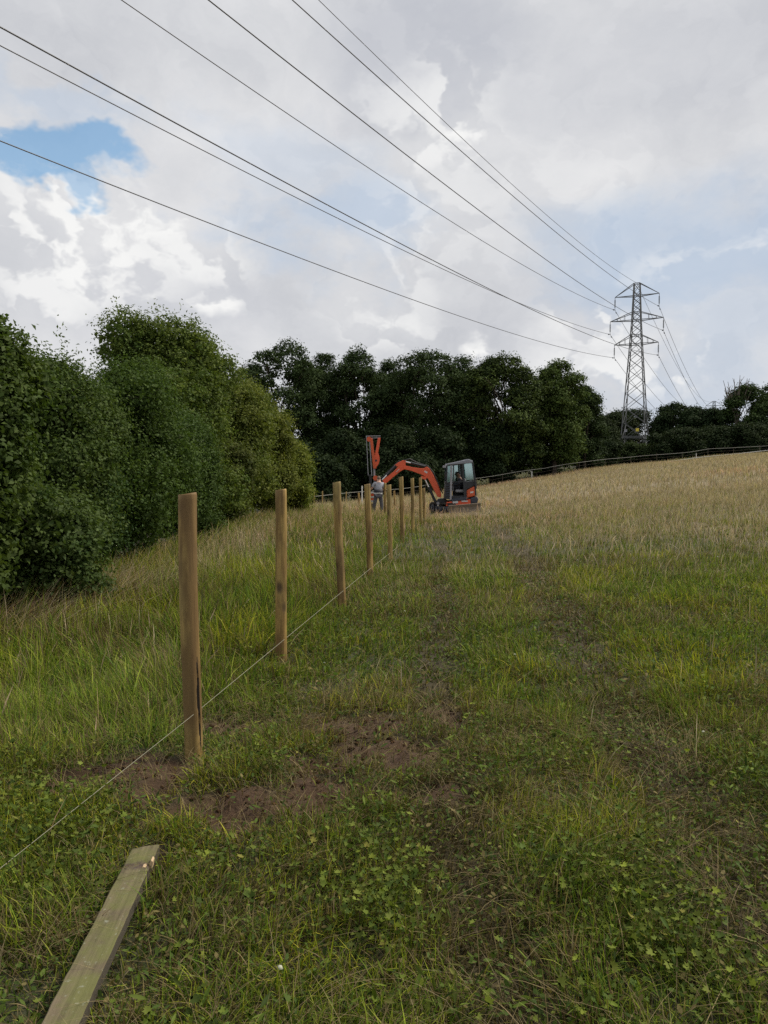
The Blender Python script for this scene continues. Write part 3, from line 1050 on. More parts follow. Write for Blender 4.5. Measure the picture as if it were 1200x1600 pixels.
# ------------------------------------------------------------------ trees beyond the field
def oak(label, px, ytop, hwpx, d, ybase_crown, c1, c2, seed, n=42000, name='oak_tree', group='dark trees beyond the field', size=.24, nl=34, cr=.55, open_=.0, low=.12):
    rd = random.Random(seed * 13 + 5)
    p = at(px, ytop, d)
    z0 = gz(p.x, d); H = p.z - z0; R = hwpx / 1200 * d * 1.12
    n = int(n * 1.35)
    root = thing(name, label, 'tree', (p.x, d, z0), rd.uniform(0, .3), group)
    lobes = []
    for k in range(nl):
        f = (k + .5) / nl
        zc = H * (low + (.86 - low) * f)
        env = R * math.sqrt(max(.08, 1 - ((zc / H - .5) / .56) ** 2))
        a = k * 2.4 + rd.uniform(-.5, .5)
        r = rd.uniform(.19, .33) * R + .2
        rr = max(0, env - r * .6) * rd.uniform(.55, 1.1)
        lobes.append((math.cos(a) * rr, math.sin(a) * rr * .8, zc, r * 1.1, r * 1.1, min(r * rd.uniform(.7, .95), (H - zc))))
    lobes.append((rd.uniform(-.2, .2) * R, 0, H * .86, R * .42, R * .42, H * .14))
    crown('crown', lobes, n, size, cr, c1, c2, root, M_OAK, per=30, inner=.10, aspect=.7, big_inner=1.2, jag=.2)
    trunk_mesh(root, H * .5, .26 if H > 12 else .16, lobes, 'trunk', 1, seed)
    return root


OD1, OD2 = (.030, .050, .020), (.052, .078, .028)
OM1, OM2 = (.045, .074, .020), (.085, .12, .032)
oak('broad dark oak tree at the left end of the row, beside the yellow green maple', 442, 533, 74, 88, 0, OD1, OD2, 1)
oak('second dark tree from the left in the tall row, rounded lower crown', 562, 546, 56, 91, 0, OD1, OD2, 2)
oak('very wide dark tree whose crown stands above the orange digger arm', 668, 548, 74, 89, 0, OD1, OD2, 3, n=48000)
oak('tall tree directly above the digger cab with a slightly greener dome', 792, 552, 62, 87, 0, (.016, .028, .011), OM2, 4)
oak('mid green tree right of the digger, ragged crown against bright cloud', 868, 564, 46, 90, 0, OM1, OM2, 5, n=34000)
oak('small dark rounded tree at the right end of the tall row', 915, 606, 26, 96, 0, OD1, OD2, 6, n=20000, nl=11)
oak('narrow dark tree in the gap between the first two tall crowns', 506, 548, 36, 96, 0, OD1, OD2, 7, n=26000)
oak('dark tree behind the wide crown, filling the gap towards the cab', 728, 556, 42, 97, 0, OD1, OD2, 8, n=28000)
oak('half hidden dark tree between the second crown and the wide crown', 612, 560, 34, 97, 0, OD1, OD2, 9, n=24000)
# understorey along the field edge
US = [(455, 690, 46, 80, 'low dark thicket behind the left end of the white tape'), (540, 676, 44, 81, 'low dark thicket left of the upright digger mast'),
      (612, 668, 44, 82, 'low dark thicket behind the digger mast and worker'), (690, 672, 48, 83, 'low dark thicket behind the digger boom'),
      (768, 668, 44, 86, 'low dark thicket just right of the digger cab'), (838, 660, 44, 92, 'low dark thicket under the mid green ragged tree'),
      (905, 655, 42, 99, 'low dark thicket at the foot of the small rounded tree'), (500, 715, 40, 76, 'lowest dark bush behind the far posts left of the mast'), (650, 716, 60, 79, 'lowest dark bush behind the digger arm')]
for i, (px, yt, hw, d, lb) in enumerate(US):
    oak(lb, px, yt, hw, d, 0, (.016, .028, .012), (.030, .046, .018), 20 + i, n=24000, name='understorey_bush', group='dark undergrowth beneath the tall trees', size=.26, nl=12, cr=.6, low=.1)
RS = [(955, 646, 34, 129, (.022, .034, .014), (.036, .050, .02), 'low rounded bush left of the pylon legs'), (1000, 640, 46, 134, OD1, (.03, .04, .02), 'dark scrub bush rising behind the pylon legs'),
      (1052, 630, 34, 130, OD1, (.03, .046, .02), 'dark bush with spiky top just right of the pylon'), (1086, 638, 26, 126, OD1, (.028, .046, .02), 'dark bush midway between the pylon and the distant pylon'),
      (1118, 640, 28, 125, OD1, (.026, .042, .02), 'dark bush directly below the distant small pylon'), (1172, 602, 40, 121, OM1, (.03, .05, .02), 'taller dark rounded tree near the right edge with bare twigs beside it'),
      (1240, 596, 52, 122, OM1, (.03, .05, .02), 'dark tree cut off by the right edge of the frame'), (930, 668, 30, 116, (.02, .032, .013), (.034, .048, .02), 'low green bush where the tall row meets the pylon scrub'),
      (1145, 668, 26, 122, OD1, (.024, .038, .018), 'low dark bush filling the gap below the bare twigs')]
for i, (px, yt, hw, d, a, b, lb) in enumerate(RS):
    oak(lb, px, yt, hw, d, 0, a, b, 40 + i, n=22000, name='scrub_tree' if yt < 610 else 'scrub_bush', group='scrub along the top of the slope', size=.28, nl=15, cr=.6, low=.03)
for i, (px, yt, hw, d, lb) in enumerate([(1062, 672, 40, 115, 'dark low thicket behind the tape, right of the pylon foot'), (1110, 668, 40, 117, 'dark low thicket behind the right white stake, below the distant pylon'),
                                         (1160, 664, 42, 114, 'dark low thicket in front of the bare twigs'), (1212, 658, 44, 116, 'dark low thicket behind the tape at the right edge of the frame'), (1290, 655, 50, 117, 'dark low thicket beyond the right edge of the frame'),
                                         (940, 690, 30, 106, 'dark low thicket left of the pylon foot, behind the tape')]):
    oak(lb, px, yt, hw, d, 0, (.018, .030, .013), (.034, .050, .02), 80 + i, n=17000, name='low_thicket', group='low dark thickets along the top fence', size=.26, nl=12, cr=.55, low=.0)
for i, (px, yt, hw, d, lb) in enumerate([(985, 694, 22, 118.5, 'light green low bush at the foot of the pylon, left'), (1020, 696, 16, 117.5, 'light green low bush at the foot of the pylon, right')]):
    oak(lb, px, yt, hw, d, 0, (.035, .055, .02), (.06, .085, .03), 60 + i, n=9000, name='low_bush', group='low light bushes at the pylon foot', size=.24, nl=8, cr=.5, low=.1)


def bare_tree():
    p = at(1152, 600, 120)
    z0 = gz(p.x, 120); H = at(1152, 583, 120).z - z0
    root = thing('bare_tree', 'leafless tree with thin upright twigs beside the taller tree near the right edge', 'tree', (p.x, 120, z0))
    rd = random.Random(4)
    t = MB(); t.tube([(0, 0, -.3), (.1, 0, H * .4), (0, .1, H * .62)], [.2, .14, .09], 7); t.build('trunk', M_BARK, root, smooth=True)
    m = MB()
    for k in range(15):
        a = rd.uniform(-.35, .42); s = Vector((0, .05, H * rd.uniform(.35, .62)))
        e = s + Vector((math.sin(a) * H * .42, rd.uniform(-1, 1), math.cos(a) * (H - s.z) * rd.uniform(.6, 1.0)))
        mid = s.lerp(e, .5) + Vector((a * .7, 0, .3))
        m.tube([s, mid, e], [.09, .065, .03], 5)
        for j in range(3):
            b = mid.lerp(e, rd.uniform(0, .7)); m.tube([b, b + Vector((rd.uniform(-.8, .8), rd.uniform(-.3, .3), rd.uniform(.5, 1.4)))], [.04, .02], 4)
    m.build('branches', M_TWIG, root)


bare_tree()

# ------------------------------------------------------------------ fence posts
POSTS = [  # base px, base py(visible), top px, top py, depth, diameter, label
    (298, 293.5, 773, 4.32, .103, 'nearest and tallest looking round timber post, long dark crack on its right side'),
    (439.5, 438, 766, 6.6, .096, 'second round post from the camera, dark knots low on its trunk'),
    (534, 526.5, 754, 9.26, .098, 'third round post from the camera, leaning slightly left'),
    (578, 574.5, 757, 11.8, .098, 'fourth round post from the camera, left of the worker in grey'),
    (609.5, 608, 758, 14.5, .09, 'fifth round post from the camera, dark reddish streak, short gap right of the worker'),
    (628.5, 626.8, 745.5, 17.6, .104, 'sixth round post from the camera, standing alone below the orange digger arm'),
    (645, 644, 747.5, 21.1, .092, 'seventh round post from the camera, slim, under the bend of the arm'),
    (657.5, 656.8, 746.5, 24.2, .095, 'eighth round post from the camera, beside the end of the string'),
    (663, 662, 763, 28.5, .11, 'short post right behind the eighth post at the corner of the line'),
    (602, 601.5, 755, 31.0, .105, 'post immediately right of the worker, partly hiding his shoulder'),
    (616.5, 616, 767, 43.0, .11, 'pale lower post just behind the dark streaked fifth post'),
    (561, 560.5, 770, 50.0, .10, 'far short post left of the fourth post'),
    (541, 541, 768.5, 60.0, .10, 'far short post just right of the leaning third post'),
    (504, 504, 767.5, 63.0, .10, 'far short post, the right one of four left of the third post'),
    (491, 491, 767.5, 64.5, .10, 'far short post, second from right of four left of the third post'),
    (479.2, 479.2, 768, 66.0, .10, 'far short post, right one of the close pair at the hedge end'),
    (474.7, 474.7, 768, 68.0, .10, 'far short post, left one of the close pair at the hedge end'),
]


def build_post(i, bx, tx, ty, d, dia, label):
    top = at(tx, ty, d)
    base = at(bx, 900, d)
    x0 = base.x
    z0 = gz(x0, d)
    rd = random.Random(100 + i)
    H = top.z - z0
    r = dia / 2
    n = 56 if i == 0 else 28
    m = MB()
    lx, = (top.x - x0,)
    rings = []
    segs = 60 if i == 0 else (26 if i < 4 else 12)
    def crk(t):
        return max(0.0, 1 - abs(t - .345) / .15) ** .6 * .17
    ph = [rd.uniform(0, 6) for _ in range(4)]
    for s in range(segs + 1):
        t = s / segs
        z = -.35 + (H + .35) * t
        c = Vector((lx * max(0, z) / H + .006 * math.sin(t * 5 + ph[0]), .006 * math.sin(t * 4 + ph[1]), z))
        ring = []
        for k in range(n):
            a = 2 * PI * k / n
            rr = r * (1 + .03 * math.sin(a * 2 + ph[2] + t * 2) + .018 * math.sin(a * 5 + ph[3] + t * 7) + .05 * (1 - t) - .025)
            if i == 0:        # long drying crack
                da = abs(((a + .50 + .05 * math.sin(t * 19)) + PI) % (2 * PI) - PI)
                if da < crk(t): rr *= .70
            ring.append(c + Vector((math.cos(a) * rr, math.sin(a) * rr, 0)))
        rings.append(ring)
    vs = [v for rg in rings for v in rg]
    top_in = [rings[-1][0].lerp(rings[-1][0], 0)]
    fs = []; mi = []
    for s in range(segs):
        for k in range(n):
            f = (s * n + k, s * n + (k + 1) % n, (s + 1) * n + (k + 1) % n, (s + 1) * n + k)
            fs.append(f)
            a = 2 * PI * (k + .5) / n; t = s / segs
            da = abs(((a + .50 + .05 * math.sin(t * 19)) + PI) % (2 * PI) - PI)
            mi.append(2 if (i == 0 and da < crk(t) + .05 and crk(t) > 0) else 0)
    # chamfered top
    cT = Vector((lx, 0, H))
    b = len(vs)
    vs += [cT + (v - cT) * .93 + Vector((0, 0, .006 + .008 * math.cos(2 * PI * k / n))) for k, v in enumerate(rings[-1])]
    for k in range(n):
        fs.append((b - n + k, b - n + (k + 1) % n, b + (k + 1) % n, b + k)); mi.append(0)
    fs.append(tuple(b + k for k in range(n))); mi.append(1)
    me = bpy.data.meshes.new('fence_post')
    me.from_pydata([tuple(v) for v in vs], [], fs)
    for mm in (M_POST, M_END, M_CRACK): me.materials.append(mm)
    me.polygons.foreach_set('material_index', mi)
    for p in me.polygons: p.use_smooth = len(p.vertices) == 4
    o = new_obj('fence_post', me)
    o.location = (x0, d, z0)
    tag(o, label, 'fence post', 'round timber posts set out for the new fence')
    return o


for i, (bx, tx, ty, d, dia, lb) in enumerate(POSTS):
    build_post(i, bx, tx, ty, d, dia, lb)


def guide_string():
    m = MB()
    pts = [at(-400, 1590, 2.0), at(0, 1357, 2.78), at(298, 1120, 4.22), at(439.6, 1003, 6.48), at(534, 925, 9.1), at(578, 889, 11.6), at(609, 864.6, 14.4), at(628.5, 849, 17.5), at(645, 834, 21.0), at(657.5, 821, 24.1), at(663, 815, 28.4)]
    P = []
    for a, b in zip(pts[:-1], pts[1:]):
        for k in range(4): P.append(a.lerp(b, k / 4))
    P.append(pts[-1])
    rs = [.0009 + .00017 * p.y for p in P]
    m.tube(P, rs, 5)
    tag(m.build('guide_string', M_STRING, smooth=True), 'pale taut string running low along the posts from the lower left', 'string')


guide_string()


# ------------------------------------------------------------------ mossy plank
def plank():
    zt = BOARD_Z
    far, near = B_FAR, B_NEAR
    u = (far - near).normalized()
    yaw = math.atan2(-u.x, u.y)
    L = 2.0
    org = near - u * .55
    tot = (far - near).length + .55
    root = thing('timber_board', 'mossy green timber board lying in the grass, broken knot near its far end', 'board', (org.x, org.y, gz(near.x, near.y) * 0 + zt - .022), yaw)
    org_shift = 0
    w, th = .105, .042
    m = MB()
    ny = 60
    vs = []; rd = random.Random(3)
    kn = tot - .145            # knot position
    for j in range(ny + 1):
        y = tot * j / ny
        # outline with nicks
        l = -w / 2 + .0015 * rd.uniform(-1, 1); r = w / 2 + .0015 * rd.uniform(-1, 1)
        if abs(y - kn) < .03: r -= .013 * (1 - abs(y - kn) / .03)
        ye = y - (.035 if j == ny else 0)
        tz = th / 2 + .001 * rd.uniform(-1, 1) - (.004 if abs(y - kn) < .025 else 0)
        vs += [(l, ye, -th / 2), (l, ye, tz - .004), (l + .004, ye, tz), (0, y + (.0 if j < ny else -.012), tz + .0012), (r - .004, y, tz), (r, y, tz - .004), (r, y, -th / 2)]
    fs = []
    for j in range(ny):
        for k in range(7):
            p, q2 = j * 7 + k, j * 7 + (k + 1) % 7
            fs.append((p, p + 7, q2 + 7, q2))
    fs.append(tuple(range(7))); fs.append(tuple(ny * 7 + k for k in range(6, -1, -1)))
    # shift so that the knot sits at y = .66 in the material's object space
    vs = [(v[0], v[1] - kn + .66, v[2]) for v in vs]
    m.add(vs, fs)
    o = m.build('board', M_PLANK, root)
    o.location = (0, kn - .66, 0)
    s = MB()
    s.prism([(w / 2 - .014, .004), (w / 2 + .004, .0), (w / 2 + .008, .030), (w / 2 + .001, .036)], kn - .012, kn + .022)
    s.prism([(w / 2 - .030, .012), (w / 2 - .012, .012), (w / 2 - .016, .024), (w / 2 - .026, .024)], kn - .040, kn - .012)
    s.build('splinter', M_SPLINT, root, bevel=.002)
    # bits of moss and lichen stay in the material


plank()


# ------------------------------------------------------------------ field edge fence with white tape
def field_fence():
    root = thing('tape_fence', 'long fence of thin stakes and white electric tape along the far field edge', 'fence', (0, 0, 0))
    P = []
    H = FENCE_H
    for px in np.arange(425, 1390, 40):
        d = float(np.interp(px, FENCE_PX, FENCE_D)); x = (px - 600) / 1200 * d
        P.append(Vector((x, d, gz(x, d))))
    for k, hh in enumerate((H, .72)):
        t = MB()
        for a, b in zip(P[:-1], P[1:]):
            sg = 6
            for j in range(sg):
                p = a.lerp(b, j / sg); q2 = a.lerp(b, (j + 1) / sg)
                p = Vector((p.x, p.y, gz(p.x, p.y) + hh)); q2 = Vector((q2.x, q2.y, gz(q2.x, q2.y) + hh))
                w = .035 if k == 0 else .014
                t.add([p + Vector((0, -.012, -w / 2)), q2 + Vector((0, -.012, -w / 2)), q2 + Vector((0, -.012, w / 2)), p + Vector((0, -.012, w / 2)),
                       p + Vector((0, .012, -w / 2)), q2 + Vector((0, .012, -w / 2)), q2 + Vector((0, .012, w / 2)), p + Vector((0, .012, w / 2))],
                      [(0, 1, 2, 3), (7, 6, 5, 4), (0, 4, 5, 1), (3, 2, 6, 7), (0, 3, 7, 4), (1, 5, 6, 2)])
        t.build('white_tape' if k == 0 else 'wire', M_TAPE if k == 0 else M_TWIG, root)
    rd = random.Random(5)
    for a, b in zip(P[:-1], P[1:]):
        nn = 1
        for j in range(nn):
            p = a.lerp(b, j / nn); z = gz(p.x, p.y)
            m = MB()
            h = H + .12 + rd.uniform(-.05, .1)
            m.tube([(0, 0, -.2), (rd.uniform(-.03, .03), 0, h)], [.032, .028], 7)
            o = m.build('stake', M_BARK, root); o.location = (p.x, p.y + .07, z)


field_fence()
for (px, pt, d, hh, lb) in [(565.7, 759, 56, 1.5, 'thin white plastic stake standing between two posts left of the worker'), (831, 736, 84, 1.6, 'thin white stake on the slope right of the digger'),
                        (1088, 708, 96, 1.5, 'thin white stake on the slope below the distant pylon')]:
    p = at(px, pt, d); z0 = gz(p.x, d)
    m = MB(); m.tube([(0, 0, -.2), (0, 0, p.z - z0)], [.045, .04], 7); m.box((0, 0, p.z - z0 - .18), (.12, .05, .05)); m.box((0, 0, p.z - z0 - .5), (.12, .05, .05))
    o = m.build('white_stake', M_WHITE); o.location = (p.x, d, z0)
    tag(o, lb, 'stake', 'white plastic stakes in the field')


def second_tape():
    pts = [(905, 748, 80), (990, 737, 88), (1040, 722, 94), (1088, 715, 96), (1160, 708, 99), (1230, 700, 102)]
    m = MB()
    P = [at(a, b, c) for a, b, c in pts[2:]]
    for a, b in zip(P[:-1], P[1:]): m.bar(a, b, .06)
    tag(m.build('electric_rope', M_WHITE), 'pale electric fence rope crossing the slope through the right white stake', 'rope')


second_tape()

# ------------------------------------------------------------------ pylons and power lines
BEAR = math.atan2(105, 217)
U = Vector((math.sin(BEAR), math.cos(BEAR), 0)); R_ = Vector((math.cos(BEAR), -math.sin(BEAR), 0))
P1 = Vector((40, 123, 0)); P2 = Vector((145.3, 340, 0))
LEV = dict(top=at(990, 443, 123).z, a1=at(990, 462.5, 123).z, p2=at(990, 488, 123).z, a2=at(990, 500.5, 123).z, p3=at(990, 524, 123).z, a3=at(990, 538, 123).z)


def pylon(base, zb, label, full=True, mt=None, thick=1.0):
    root = thing('electricity_pylon', label, 'pylon', (base.x, base.y, zb), -BEAR, 'lattice electricity pylons')
    g1 = gz(P1.x, P1.y)
    lv = {k: v - g1 for k, v in LEV.items()}
    hw = lambda z: np.interp(z, [-.3, 3.0, lv['a3'], lv['a2'], lv['top']], [2.1, 1.72, .88, .66, .44])
    mt = mt or M_STEEL
    H = lv['top']
    for sx in (-1, 1):
        for sy in (-1, 1):
            m = MB()
            zs = [-.3, lv['a3'], lv['a2'], H]
            for a, b in zip(zs[:-1], zs[1:]):
                m.bar((sx * hw(a), sy * hw(a), a), (sx * hw(b), sy * hw(b), b), .17 * thick, .15 * thick)
            m.build('leg', mt, root)
    m = MB()
    zs = [0.6]
    while zs[-1] < H - .9:
        zs.append(zs[-1] + max(1.0, hw(zs[-1]) * 1.55))
    zs[-1] = H - .02
    for a, b in zip(zs[:-1], zs[1:]):
        for s in (-1, 1):
            for (f, g) in ((-1, 1), (1, -1)):
                m.bar((f * hw(a), s * hw(a), a), (g * hw(b), s * hw(b), b), .08 * thick)
                m.bar((s * hw(a), f * hw(a), a), (s * hw(b), g * hw(b), b), .08 * thick)
    for z in (lv['a1'], lv['p2'], lv['a2'], lv['p3'], lv['a3'], H):
        h = hw(z)
        for s in (-1, 1):
            m.bar((-h, s * h, z), (h, s * h, z), .11 * thick); m.bar((s * h, -h, z), (s * h, h, z), .11 * thick)
    m.build('bracing', mt, root)
    tips = {}
    for nm, za, zp, L in (('1', lv['a1'], H, 3.35), ('2', lv['a2'], lv['p2'], 4.05), ('3', lv['a3'], lv['p3'], 3.35)):
        for s in (-1, 1):
            m = MB(); tip = Vector((s * L, 0, za + .1))
            for t in (-1, 1):
                m.bar((s * hw(za), t * hw(za), za), tip, .13 * thick, .1 * thick)
                m.bar((s * hw(zp), t * hw(zp), zp), tip, .11 * thick, .09 * thick)
                for f in (.35, .68):
                    a = Vector((s * hw(za), t * hw(za), za)).lerp(tip, f); b = Vector((s * hw(zp), t * hw(zp), zp)).lerp(tip, f)
                    if full and nm != '1': m.bar(a, b, .05)
            m.build('crossarm', mt, root)
            ins = MB()
            ins.tube([tip, tip + Vector((0, 0, -.5))], .05 * thick, 6)
            z = tip.z - .45
            for k in range(9):
                zz = z - k * .13
                ins.tube([(tip.x, 0, zz), (tip.x, 0, zz - .04), (tip.x, 0, zz - .1)], [.05, .14 * thick, .06], 8)
            ins.tube([(tip.x, 0, z - 1.1), (tip.x, 0, z - 1.55)], .04 * thick, 6)
            ins.tube([(tip.x, -.3, z - 1.52), (tip.x, .3, z - 1.52)], .05 * thick, 6)
            o = ins.build('insulator', M_INSUL, root)
            if full:
                for yy in (-1.3, 1.3):
                    d = MB(); d.tube([(tip.x, yy - .22, z - 1.75), (tip.x, yy - .1, z - 1.72), (tip.x, yy + .1, z - 1.72), (tip.x, yy + .22, z - 1.75)], [.09, .04, .04, .09], 6)
                    d.build('vibration_damper', M_INSUL, o)
            tips[nm + ('L' if s < 0 else 'R')] = Vector((tip.x, 0, z - 1.56))
    if full:
        zg = at(990, 684.5, 123).z - g1
        h = hw(zg) + .75
        m = MB()
        for s in (-1, 1):
            for k in range(3):
                m.bar((-h - .5, s * (h - .25 * k), zg + .12 * k), (h + .5, s * (h - .25 * k), zg + .12 * k), .06)
                m.bar((s * (h - .25 * k), -h, zg + .12 * k), (s * (h - .25 * k), h, zg + .12 * k), .06)
        m.build('anti_climbing_guard', M_STEEL, root)
        zs_ = at(998, 672.5, 123).z - g1
        m = MB(); m.box((.62, -hw(zs_) - .12, zs_), (.48, .03, .48)); m.build('danger_sign', M_YELLOW, root)
        m = MB(); m.box((-1.15, -hw(zs_) - .12, zs_ - .1), (.45, .03, .42)); m.build('number_plate', M_GREY, root)
    return root, tips


g1 = gz(P1.x, P1.y)
py1, tips = pylon(P1, g1, 'tall grey steel lattice pylon with six arms standing behind the slope', thick=.85)
zt2 = at(1113, 627, 340).z
py2, _ = pylon(P2, zt2 - (LEV['top'] - g1), 'tiny distant lattice pylon whose top shows above the right hand scrub', full=False, mt=M_FARSTEEL, thick=1.5)

WIRES = [('E', (498, 0), (800, 288), 'topmost thin earth wire running to the very peak of the pylon'),
         ('1R', (457, 0), (800, 305), 'power line to the upper right arm, just below the earth wire'),
         ('2R', (326, 0), (800, 367), 'power line to the middle right arm, third from the right at the top edge'),
         ('1L', (190, 0), (793, 400), 'power line to the upper left arm, leftmost at the top edge'),
         ('3R', (0, 42), (600, 367), 'power line entering highest on the left edge, to the lower right arm'),
         ('2L', (0, 71), (600, 376.5), 'power line entering second on the left edge, to the middle left arm'),
         ('3L', (0, 220), (600, 452), 'lowest power line, crossing the blue patch, to the lower left arm')]
for key, pa, pb, lb in WIRES:
    loc = Vector((0, 0, LEV['top'] - g1 + .05)) if key == 'E' else tips[key]
    A = P1 + R_ * loc.x; zA = g1 + loc.z

    def hit(px, py):
        r = ray(px, py)      # solve r.xy * t = A.xy + U.xy * s
        det = r.x * (-U.y) - r.y * (-U.x)
        t = (A.x * (-U.y) - A.y * (-U.x)) / det
        s = (r.x * A.y - r.y * A.x) / det
        return s, CZ + r.z * t
    (s1, z1), (s2, z2) = hit(*pa), hit(*pb)
    # z = zA + b s + c s^2
    Mx = np.array([[s1, s1 * s1], [s2, s2 * s2]]); bb = np.array([z1 - zA, z2 - zA])
    b, c = np.linalg.solve(Mx, bb)
    print('wire', key, 'exit s %.1f z %.1f  mid s %.1f z %.1f  b %.4f c %.6f' % (s1, z1, s2, z2, b, c))
    if not (0 < c < .0012):
        c = min(max(c, .0002), .0009); b = (z1 - zA - c * s1 * s1) / s1
    m = MB(); pts = []
    for k in range(-60, 1):
        s = k / 60 * 190
        q3 = A + U * s; pts.append(Vector((q3.x, q3.y, zA + b * s + c * s * s)))
    D = (P2 - P1).length
    zt = zt2 - (LEV['top'] - g1) + loc.z
    for k in range(1, 41):
        s = D * k / 40; q3 = A + U * s
        pts.append(Vector((q3.x, q3.y, zA + (zt - zA) * k / 40 - 4 * 6.0 * (k / 40) * (1 - k / 40))))
    rr = [(.013 if key == 'E' else .018) + .00010 * max(0, min(p.y, 190)) for p in pts]
    m.tube(pts, rr, 5)
    tag(m.build('power_line', M_CABLE, smooth=True), lb, 'power line', 'overhead power lines')

# ------------------------------------------------------------------ mini excavator
DE = 35.0
o0 = at(712, 803, DE)
EX_Z = gz(o0.x, DE)
exc = thing('mini_excavator', 'small orange tracked digger with cab, working with a raised post driver', 'excavator', (o0.x, DE, EX_Z), 0)


def E(px, py):
    p = at(px, py, DE)
    return (p.x - o0.x, p.z - EX_Z)


def Z(u, v):       # from the 6x enlargement
    return E(560 + u / 6, 670 + v / 6)


def Z12(u, v):
    return E(660 + u / 12, 700 + v / 12)


def build_excavator():
    # --- tracks, running towards the camera and a little to the right
    ang = math.radians(28)
    fw = Vector((math.sin(ang), -math.cos(ang), 0)); sd_ = Vector((math.cos(ang), math.sin(ang), 0))
    cen = Vector((-.12, .15, 0))
    Rm = Matrix.Rotation(ang - PI / 2, 3, 'Z')          # local +x -> fw
    for s in (-1, 1):
        m = MB()
        prof = []
        L, r = .72, .22
        for k in range(9): a = PI / 2 + PI * k / 8; prof.append((-L + math.cos(a) * r, r + math.sin(a) * r))
        for k in range(9): a = -PI / 2 + PI * k / 8; prof.append((L + math.cos(a) * r, r + math.sin(a) * r))
        inner = [(x * .93, .22 + (z - .22) * .78) for x, z in prof]
        n = len(prof)
        w = .15
        for (y0, y1) in ((-w, w),):
            vs = [(x, y0, z) for x, z in prof] + [(x, y1, z) for x, z in prof] + [(x, y0, z) for x, z in inner] + [(x, y1, z) for x, z in inner]
            fs = []
            for k in range(n):
                j = (k + 1) % n
                fs += [(k, j, n + j, n + k), (2 * n + k, 3 * n + k, 3 * n + j, 2 * n + j), (k, 2 * n + k, 2 * n + j, j), (n + k, n + j, 3 * n + j, 3 * n + k)]
            m.add(vs, fs)
        # tread lugs
        for k in range(20):
            x = -L + 2 * L * k / 19
            m.box((x, 0, -.012), (.035, 2 * w, .03)); m.box((x, 0, .452), (.035, 2 * w, .03))
        for e in (-1, 1):
            for k in range(1, 6):
                a = PI * k / 6
                m.box((e * (L + math.sin(a) * (r + .01)), 0, r + math.cos(a) * (r + .01)), (.03, 2 * w, .035))
        c = cen + sd_ * (s * .55)
        tr = m.build('track', M_RUBBER, exc); tr.location = c; tr.rotation_euler = (0, 0, ang - PI / 2)
        for k, (x, rr) in enumerate([(-L, .18), (L, .18), (-.36, .10), (0, .10), (.36, .10)]):
            w_ = MB(); zz = .22 if rr > .15 else .13
            w_.tube([(x, -.12, zz), (x, .12, zz)], rr, 16)
            w_.tube([(x, -.15, zz), (x, .15, zz)], rr * .4, 10)
            w_.build('track_wheel', M_NAVY, tr)
        f = MB(); f.box((0, 0, .22), (1.25, .14, .14)); f.build('track_frame', M_NAVY, tr, bevel=.01)
    m = MB(); m.box((0, 0, 0), (.8, .85, .22), Rm); o = m.build('undercarriage', M_NAVY, exc, bevel=.02); o.location = cen + Vector((0, 0, .36))
    m = MB(); m.tube([(0, 0, .45), (0, 0, .56)], .36, 24); o = m.build('slew_ring', M_BLACK, exc); o.location = cen
    # --- dozer blade
    m = MB()
    prof = [(0, .0), (.06, .0), (.03, .12), (.02, .22), (.06, .36), (.02, .37), (-.03, .22), (-.02, .1)]
    m.prism(prof, -.80, .80)
    for y in (-.32, .32):
        m.box((-.42, y, .14), (.84, .08, .10)); m.box((-.10, y, .2), (.14, .03, .28))
    m.tube([(-.75, 0, .28), (-.05, 0, .22)], .035, 10)
    o = m.build('dozer_blade', M_BLADE, exc, bevel=.006)
    bc = Vector((E(722, 800)[0], -1.15, .06)); o.location = bc; o.rotation_euler = (0, -.0, ang - PI / 2 - .12)
    o.rotation_euler = (math.radians(3.5), 0, ang - PI / 2 - .10)
    # --- revolving deck (orange)
    x0, z0 = Z12(425, 1080); x1, z1 = Z12(860, 960)
    m = MB()
    m.prism([(x0, z0), (x0 + .02, z0 + .17), (x0 + .25, z0 + .22), (x1 - .15, z1 - .02), (x1 + .02, z1 + .02), (x1 + .02, z0 + .10), (x1 - .3, z0 + .03)], -.72, .72)
    m.build('deck', M_ORANGE, exc, bevel=.02)
    a = Z12(540, 1012); b = Z12(800, 985)
    m = MB(); m.box((a[0] + .12, -.735, a[1] + .02), (.24, .02, .10)); m.build('deck_decal', M_WHITE, exc); m = MB(); m.box((b[0] - .1, -.735, b[1]), (.28, .02, .055)); m.build('deck_decal', M_WHITE, exc)
    # dark side skirt
    a = Z12(520, 985); b = Z12(800, 920)
    m = MB(); m.prism([(a[0], a[1] - .02), (b[0], b[1] - .10), (b[0], b[1] + .04), (a[0], a[1] + .08)], -.76, -.45); m.build('side_skirt', M_NAVY, exc, bevel=.01)
    # counterweight
    p = [Z12(865, 1035), Z12(1000, 1028), Z12(1018, 960), Z12(1005, 900), Z12(870, 925)]
    m = MB(); m.prism(p, -.62, .72); m.build('counterweight', M_NAVY, exc, bevel=.05)
    # engine cover
    p = [Z12(800, 930), Z12(985, 890), Z12(965, 700), Z12(800, 790)]
    m = MB(); m.prism(p, -.60, .70); ec = m.build('engine_cover', M_ORANGE2, exc, bevel=.05)
    a = Z12(895, 825); m = MB(); m.prism([(a[0] - .07, a[1] - .045), (a[0] + .07, a[1] - .025), (a[0] + .08, a[1] + .05), (a[0] - .06, a[1] + .03)], -.612, -.598); m.build('decal', M_WHITE, ec)
    p = [Z12(955, 890), Z12(990, 885), Z12(970, 705), Z12(945, 700)]
    m = MB(); m.prism(p, -.605, .4); m.build('cover_edge', M_BLACK, exc, bevel=.01)
